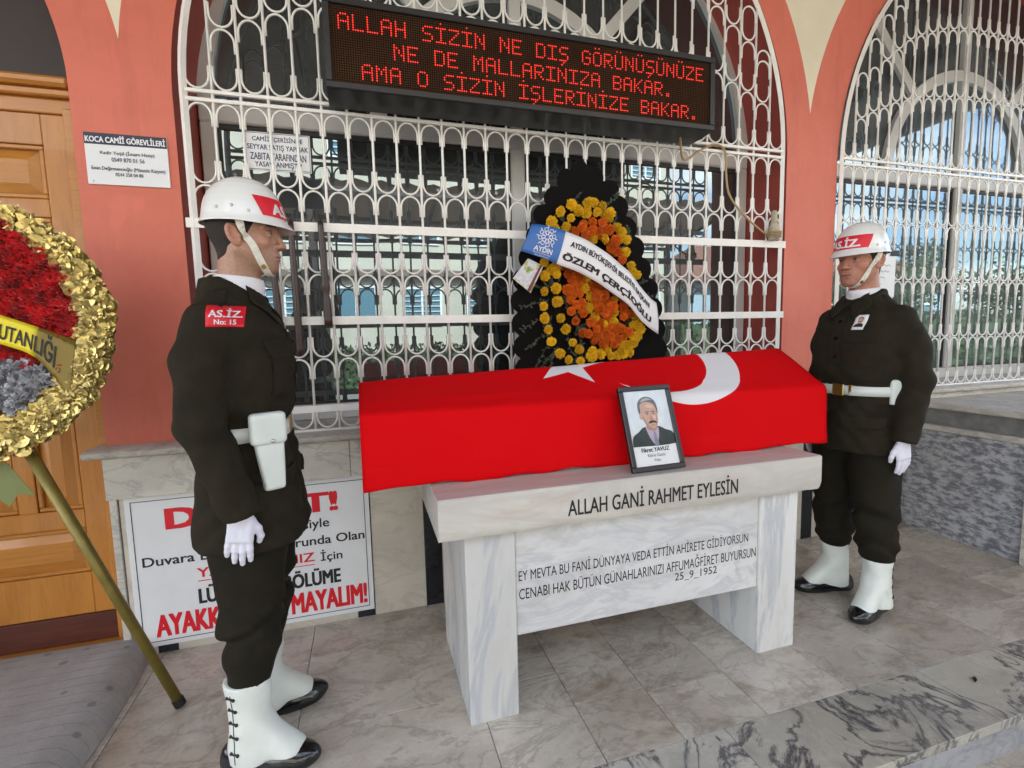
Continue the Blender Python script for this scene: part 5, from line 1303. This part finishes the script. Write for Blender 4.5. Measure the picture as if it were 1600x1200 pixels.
text_on(mb, 'ÖZLEM ÇERÇİOĞLU', lambda a, b: rib(a, b, -.0025), .195, .13, min(.66, LR-.26), .30, .05); mb.build('ribbon_lettering', M_INK, rb_)
mb = MB(); fl_ = lambda a, b: rib(a, b, -.0028)
for k in range(8):
    a0 = 2*math.pi*k/8
    for rr, w in ((.018, .010), (.033, .010)):
        ca, cb_ = .092+rr*math.cos(a0+.2*rr*40), .64+(rr*math.sin(a0+.2*rr*40))/.14
        n_ = 10; A = np.linspace(0, 2*math.pi, n_+1)
        for i in range(n_):
            q = [(ca+w*math.cos(A[i])*f, cb_+w*math.sin(A[i])*f/.14) for f in (1,)]+[(ca+w*math.cos(A[i+1]), cb_+w*math.sin(A[i+1])/.14)]+[(ca+w*.72*math.cos(A[i+1]), cb_+w*.72*math.sin(A[i+1])/.14), (ca+w*.72*math.cos(A[i]), cb_+w*.72*math.sin(A[i])/.14)]
            q = np.array(q); mb.add(fl_(q[:, 0], q[:, 1]), [(0, 1, 2, 3)])
    q = np.array([(.092+.040*math.cos(a0)+.003*math.sin(a0), .64+(.040*math.sin(a0)-.003*math.cos(a0))/.14), (.092+.055*math.cos(a0), .64+.055*math.sin(a0)/.14), (.092+.040*math.cos(a0)-.003*math.sin(a0), .64+(.040*math.sin(a0)+.003*math.cos(a0))/.14)]); mb.add(fl_(q[:, 0], q[:, 1]), [(0, 1, 2)])
text_on(mb, 'AYDIN', fl_, .088, .16, .088, .15, .02, 'c'); text_on(mb, 'BÜYÜKŞEHİR', fl_, .088, .085, .085, .055, .0, 'c'); text_on(mb, 'BELEDİYESİ', fl_, .088, .02, .07, .05, .0, 'c')
mb.build('emblem', M_RIBW, rbl)

# ================================================================== LEFT WREATH
WCX, WCZ, WY2, WR = -1.236, 1.475, 2.0, .425
lw = thing('gold_wreath', 'round wreath of red carnations with a gold leaf border at the left edge', 'wreath', (WCX, WY2+.1, 0))
lean = R(8)
def wp(a, b, d=0):
    """wreath plane: a right, b up from the centre, d towards the viewer"""
    a, b, d = np.broadcast_arrays(a, b, d); return np.stack([WCX+a, WY2+b*math.sin(lean)*1.0-d*math.cos(lean), WCZ+b*math.cos(lean)+d*math.sin(lean)], -1)
mb = MB(); A = np.linspace(0, 2*math.pi, 48, endpoint=False)
V = np.concatenate([wp((WR-.02)*np.cos(A), (WR-.02)*np.sin(A), .005), wp((WR-.02)*np.cos(A), (WR-.02)*np.sin(A), -.03)]); mb.add(V, [list(range(48)), [48+i for i in range(48)][::-1]]+[[i, 48+i, 48+(i+1) % 48, (i+1) % 48] for i in range(48)]); mb.build('backing_disc', M_GOLDPAINT, lw)
rs = np.random.RandomState(11)
icx, icz, irx, irz = -.020, .040, .350, .345      # inner field, set a little high in the disc
def inside(a, b, k=1.0): return ((a-icx)/(irx*k))**2+((b-icz)/(irz*k))**2 < 1
gm = MB(); r_ = WR
n_p = 0
while n_p < 1500:
    ang = rs.uniform(-math.pi, math.pi); rr = rs.uniform(.22, WR-.004); a, b = rr*math.cos(ang), rr*math.sin(ang)
    if inside(a, b, .985): continue
    n_p += 1; s = rs.uniform(.017, .027); rot = rs.uniform(0, 6.28); 
    edge = np.clip((WR-rr)/.1, 0, 1); dep = .008+.028*math.sin(math.pi*np.clip((WR+.01-rr)/.14, 0, 1))+rs.uniform(-.004, .006)
    tx_, ty_ = rs.uniform(-.22, .22), rs.uniform(-.22, .22); k = 7; P_ = [(0, 0, -.004)]
    for j in range(k+1):
        t_ = -1.9+3.8*j/k; P_.append((s*math.sin(t_), s*math.cos(t_), .004*math.cos(t_*3.)+.003*(j % 2)))
    P_ = np.array(P_); c, q = math.cos(rot), math.sin(rot); x = c*P_[:, 0]-q*P_[:, 1]; y = q*P_[:, 0]+c*P_[:, 1]; d = dep+P_[:, 2]+tx_*x+ty_*y
    gm.add(wp(a+x, b+y, d), [(0, j+1, j) for j in range(1, k+1)])
gm.build('gold_leaf_border', M_GOLD, lw)
cm_ = MB(); n_p = 0
while n_p < 11000:
    a, b = rs.uniform(-.38, .36), rs.uniform(-.30, .40)
    if not inside(a, b, 1.0) or b < .005-.42*(a-.06)-.075: continue
    n_p += 1; s = rs.uniform(.006, .013); hgt = .026+.012*math.sin(a*60)*math.sin(b*60)+rs.uniform(-.006, .006); rot = rs.uniform(0, 6.28); c, q = math.cos(rot), math.sin(rot)
    P_ = np.array([(-s*.3, 0, -.008), (s*.3, 0, -.008), (s*.6, s*.5, .004+rs.uniform(-.006, .006)), (0, s*.8, .009), (-s*.6, s*.5, .004+rs.uniform(-.006, .006))])
    P_[:, 2] += P_[:, 1]*rs.uniform(.2, 1.2); x = c*P_[:, 0]-q*P_[:, 1]; y = q*P_[:, 0]+c*P_[:, 1]
    cm_.add(wp(a+x, b+y, hgt+P_[:, 2]), [(0, 1, 2, 3, 4)])
cb2 = MB(); ring = wp(icx+irx*np.cos(A), icz+irz*np.sin(A), .012); cb2.add(ring, [list(range(48))]); 
cm_.v += [cb2.v[0]]; cm_.f += [[i+cm_.n for i in f] for f in cb2.f]; cm_.m += [0]; cm_.n += 48
sb = MB(); pb_2 = [(icx+.97*irx*math.cos(t_), icz+.97*irz*math.sin(t_)) for t_ in np.linspace(0, 2*math.pi, 60)]; pb_2 = [p for p in pb_2 if p[1] < .005-.42*(p[0]-.06)-.02]
sb.add(wp(np.array([p[0] for p in pb_2]), np.array([p[1] for p in pb_2]), .0165), [list(range(len(pb_2)))]); sb.build('silver_backing', M_SILVER, lw)
cm_.build('red_carnation_field', M_CARN, lw)
# silver flowers low in the field
sv = MB()
for q_ in range(330):
    fx_, fz_ = rs.uniform(-.20, .28), rs.uniform(-.32, -.04)
    if fz_ > .005-.42*(fx_-.06)-.06 or not inside(fx_, fz_, 1.0): continue
    fd_ = rs.uniform(.02, .045)
    for k in range(26):
        az = rs.uniform(0, 6.28); e = rs.uniform(.0, 1.5); l_ = rs.uniform(.012, .028); w = rs.uniform(.005, .010); d = np.array((math.cos(e)*math.cos(az), math.cos(e)*math.sin(az), math.sin(e))); t_ = np.array((-math.sin(az), math.cos(az), 0))
        P_ = np.array([d*l_*.2, d*l_*.7+t_*w+(0, 0, rs.uniform(-.004, .006)), d*l_+rs.uniform(-.005, .005, 3), d*l_*.75-t_*w+(0, 0, rs.uniform(-.004, .006))]); sv.add(wp(fx_+P_[:, 0], fz_+P_[:, 1], fd_+P_[:, 2]), [(0, 1, 2), (0, 2, 3)])
sv.build('silver_flower', M_SILVER, lw)
# ribbon across the wreath
n_ = 40
def r2(a, b, off=0):
    zt = .040-.37*(a-.137)-.35*np.maximum(a-.1, 0)**2; hgt = .088+.10*np.clip((a-.20)/.11, 0, 1)**2
    return wp(a+.12*b*hgt, zt-hgt*.5+b*hgt, .080-.03*(a/.3)**2-.06*np.maximum(a-.22, 0)+off)
for nm_, mt_, a0, a1 in (('ribbon', M_RIBY, -.40, .232), ('ribbon_shaded_end', simple('shaded_gold_satin', (.20, .14, .02), .3, metal=.2), .2322, .315)):  # one gold band; shade on its right end is put into a darker colour
    A_, B_ = np.meshgrid(np.linspace(a0, a1, n_), np.linspace(-.5, .5, 7), indexing='ij'); rl = MB(); rl.grid(r2(A_.ravel(), B_.ravel()), n_, 7)
    rO = rl.build(nm_, mt_, lw, smooth=True); q = rO.modifiers.new('t', 'SOLIDIFY'); q.thickness = .0015
    if nm_ == 'ribbon': rY = rO
mb = MB(); text_on(mb, 'KOMUTANLIĞI', lambda a, b: r2(a, b, .0025), .080, -.32, .196, .70, .02); mb.build('ribbon_lettering', M_INK, rY)
# legs
lg = wp(.15, -.385, -.03)
def leg(p0, p1, nm_='stand_leg'):
    mb = MB(); mb.tube([p0, p1], .0175, 12); o = mb.build(nm_, M_GOLDPAINT, lw, smooth=True); d = np.array(p1)-np.array(p0); d /= np.linalg.norm(d)
    mb = MB(); mb.tube([np.array(p1)-d*.025, np.array(p1)+d*.006], .0205, 12); mb.build('rubber_foot', M_INK, o, smooth=False)
leg(tuple(lg), (-.768, 2.09, .016)); leg(tuple(wp(-.15, -.385, -.03)), (-1.72, 2.05, .118)); leg(tuple(wp(-.2, .1, -.035)), (-1.75, 2.46, .118))
mb = MB(); q = np.array([(-1.22, 2.0, 1.05), (-1.15, 1.99, 1.04), (-1.085, 1.985, .925), (-1.13, 1.985, .935), (-1.155, 1.985, .895), (-1.20, 1.99, .94)]); mb.add(np.concatenate([q, q+(0, .0015, 0)]), [(0, 5, 4, 3, 2, 1), (6, 7, 8, 9, 10, 11)]+[(i, (i+1) % 6, 6+(i+1) % 6, 6+i) for i in range(6)]); mb.build('ribbon_end', simple('olive_ribbon', (.16, .18, .05), .5), lw)

# ================================================================== LITTER
for (x, y, a, l_, lab) in ((1.93+.32, 1.22, .5, .05, 'dark dry leaf lying on the marble step edge'), (2.86, 2.28, .2, .03, 'tiny dark leaf fleck on the floor below the grey panel')):
    mb = MB(); mb.add([(x, y, .004), (x+l_*.5*math.cos(a)-.008*math.sin(a), y+l_*.5*math.sin(a)+.008*math.cos(a), .010), (x+l_*math.cos(a), y+l_*math.sin(a), .004), (x+l_*.5*math.cos(a)+.008*math.sin(a), y+l_*.5*math.sin(a)-.008*math.cos(a), .005)], [(0, 3, 2, 1), (0, 1, 2, 3)]); tag(mb.build('fallen_leaf', M_DARKWOOD), lab, 'leaf')

# ================================================================== BEHIND THE CAMERA: seen in the window reflections
def beige_block(x0, x1, y, h_, nx, nz, z0, mat, lab):
    b = thing('apartment_building', lab, 'building', ((x0+x1)/2, y-2, -.17)); mb = MB(); mb.box((x0, y-6, -.17), (x1, y, h_)); mb.build('wall', mat, b)
    fm = simple('white_window_frame', (.7, .7, .7), .4)
    for j in range(nz):
        mb = MB(); mb.box((x0-.1, y, z0+j*3.1-1.25), (x1+.1, y+.35, z0+j*3.1-1.0)); mb.build('string_course', simple('brown_course', (.14, .10, .08), .7), b)
        for i in range(nx):
            cx_ = x0+(x1-x0)*(i+.5)/nx; w = .75; z = z0+j*3.1
            f_ = MB(); 
            for a, c in (((cx_-w, z), (cx_+w, z+.08)), ((cx_-w, z+1.42), (cx_+w, z+1.5)), ((cx_-w, z+.08), (cx_-w+.08, z+1.42)), ((cx_+w-.08, z+.08), (cx_+w, z+1.42)), ((cx_-.04, z+.08), (cx_+.04, z+1.42))): f_.box((a[0], y-.02, a[1]), (c[0], y+.06, c[1]))
            if (i+j) % 3 != 0:
                for k in range(6): f_.box((cx_-w+.08, y+.061, z+.15+k*.2), (cx_+w-.08, y+.075, z+.18+k*.2))
            fo = f_.build('window', fm, b); g_ = MB(); g_.box((cx_-w+.08, y+.0, z+.08), (cx_+w-.08, y+.02, z+1.42)); g_.build('pane', simple('blue_grey_pane', (.09, .19, .24), .15) if not (i or j) else bpy.data.materials['blue_grey_pane'], fo)
    return b
M_BEIGE = simple('beige_render', (.46, .42, .34), .8, var=.12, vscale=.8)
beige_block(-9, 13.5, -14, 9.5, 9, 3, 1.9, M_BEIGE, 'beige apartment block with white barred windows across the yard behind the viewer')
cn = thing('yard_canopy', 'brown corrugated canopy on posts in the yard behind the viewer', 'canopy', (1, -8, -.17)); mb = MB(); V = []
for i in range(121):
    x = -7+i*.145; z = .04*math.sin(i*1.6); V += [(x, -9.2, 4.35+z), (x, -6.0, 4.95+z)]
mb.grid(V, 121, 2); mb.build('corrugated_roof', simple('pinkish_corrugated', (.36, .24, .2), .6), cn)
mb = MB()
for y, z in ((-9.0, 4.25), (-7.6, 4.5), (-6.1, 4.80)): mb.box((-7, y-.06, z-.1), (10.3, y+.06, z))
for i in range(13): x = -6.6+i*1.4; mb.box((x-.035, -9.1, 4.22), (x+.035, -9.05, 4.36)); mb.tube([(x, -9.1, 4.26), (x, -6.0, 4.86)], .05, 4)
for x in (-6.5, -1, 4.5, 10): mb.box((x-.08, -9.05, -.17), (x+.08, -8.9, 4.25)); mb.box((x-.08, -6.2, -.17), (x+.08, -6.05, 4.72))
mb.build('rafters', M_DARKWOOD, cn)
def tree(x, y, h_, rad, seed, lab, dens=2600):
    t_ = thing('tree', lab, 'tree', (x, y, -.17), 'trees in the yard'); r_ = np.random.RandomState(seed); mb = MB()
    mb.tube(spline([(x, y, -.17), (x+.1, y, h_*.3), (x-.1, y+.1, h_*.55), (x, y, h_*.8)], 4), np.linspace(.16, .05, 13), 8)
    for k in range(7):
        a = k*.9; mb.tube(spline([(x, y, h_*(.35+.05*k)), (x+rad*.4*math.cos(a), y+rad*.4*math.sin(a), h_*(.5+.05*k)), (x+rad*.8*math.cos(a), y+rad*.8*math.sin(a), h_*(.6+.05*k))], 3), np.linspace(.06, .015, 7), 5)
    mb.build('trunk', simple('bark', (.10, .075, .055), .9), t_)
    lf_ = MB(); cl = [(np.array((x, y, h_*.68))+r_.uniform(-1, 1, 3)*np.array((rad*.75, rad*.75, h_*.24)), rad*r_.uniform(.28, .5)) for _ in range(16)]
    for _ in range(dens):
        c, q = cl[r_.randint(16)]; d = r_.randn(3); d /= np.linalg.norm(d); p = c+d*q*r_.uniform(.5, 1.05); u = r_.randn(3); u /= np.linalg.norm(u); v = np.cross(u, d); s = r_.uniform(.08, .16)
        lf_.add([p-u*s, p+v*s*.5, p+u*s, p-v*s*.5], [(0, 1, 2, 3)])
    lf_.build('crown', simple('green_foliage', (.055, .10, .02), .6, var=.5, vscale=3), t_)
tree(17, -8.5, 4.6, 2.3, 1, 'bushy green tree in the yard, nearest to the apartment block'); tree(22, -10, 5.0, 2.6, 2, 'bushy green tree in the yard, between the other two'); tree(28, -9, 4.8, 2.6, 3, 'bushy green tree in the yard, farthest from the apartment block'); tree(6, -11.8, 2.6, 1.3, 4, 'low green tree at the foot of the apartment block', 1500)
# porch roof over the entrance
pr = thing('porch_roof', 'dark timber porch roof high over the entrance', 'roof', (1, .2, 4.6)); mb = MB(); mb.box((-7, -1.9, 4.65), (9, 2.52, 4.85)); mb.build('deck', simple('porch_boards', (.20, .15, .12), .7, var=.2, vscale=5), pr)
mb = MB()
for i in range(9): x = -6+i*1.8; mb.box((x-.06, -1.85, 4.48), (x+.06, 2.51, 4.649))
mb.build('beam', M_DARKWOOD, pr)

def hedge(x0, x1, y, h_, dep, seed, lab, dens):
    r_ = np.random.RandomState(seed); lf_ = MB(); lf_.box((x0+.1, y-dep/2+.12, -.17), (x1-.1, y+dep/2-.12, h_-.15))
    for _ in range(dens):
        p = np.array((r_.uniform(x0, x1), y+dep/2*r_.choice((-1, 1))*r_.uniform(.75, 1.05), r_.uniform(-.1, h_))) if r_.rand() < .75 else np.array((r_.uniform(x0, x1), y+r_.uniform(-.5, .5)*dep, h_+r_.uniform(-.15, .15)))
        d = r_.randn(3); d /= np.linalg.norm(d); u = np.cross(d, r_.randn(3)); u /= np.linalg.norm(u); v = np.cross(u, d); s = r_.uniform(.06, .13)
        lf_.add([p-u*s, p+v*s*.5, p+u*s, p-v*s*.5], [(0, 1, 2, 3)])
    tag(lf_.build('hedge', simple('dark_hedge_leaf', (.03, .06, .016), .6, var=.5, vscale=4)), lab, 'hedge')
hedge(8, 40, -6.0, 1.75, 1.2, 8, 'tall dark clipped hedge along the right side of the yard', 7000)
hedge(-8, 8, -9.9, 1.1, .8, 9, 'low clipped hedge under the yard canopy', 4000)

hs_ = thing('tiled_house', 'low house with a brown tiled roof across the yard at the right', 'house', (24, -17, -.17)); mb = MB(); mb.box((15, -21, -.17), (33, -14.5, 3.9)); mb.build('wall', simple('pale_blue_render', (.34, .42, .48), .8, var=.1, vscale=1), hs_)
mb = MB(); mb.add([(14.4, -13.9, 3.75), (33.6, -13.9, 3.75), (33.6, -21.6, 3.75), (14.4, -21.6, 3.75), (17.5, -17.7, 6.1), (30.5, -17.7, 6.1)], [(0, 1, 5, 4), (2, 3, 4, 5), (1, 2, 5), (3, 0, 4), (3, 2, 1, 0)]); mb.build('roof', simple('brown_roof_tiles', (.19, .075, .05), .7, var=.25, vscale=3, stretch=(1, 1, 8)), hs_)
for i in range(5):
    f_ = MB(); x = 17+i*3.2; f_.box((x, -14.52, 1.2), (x+1.3, -14.46, 2.7)); fo = f_.build('window', simple('white_window_frame_2', (.7, .7, .7), .4), hs_); g_ = MB(); g_.box((x+.1, -14.455, 1.3), (x+1.2, -14.45, 2.6)); g_.build('pane', bpy.data.materials['blue_grey_pane'], fo)
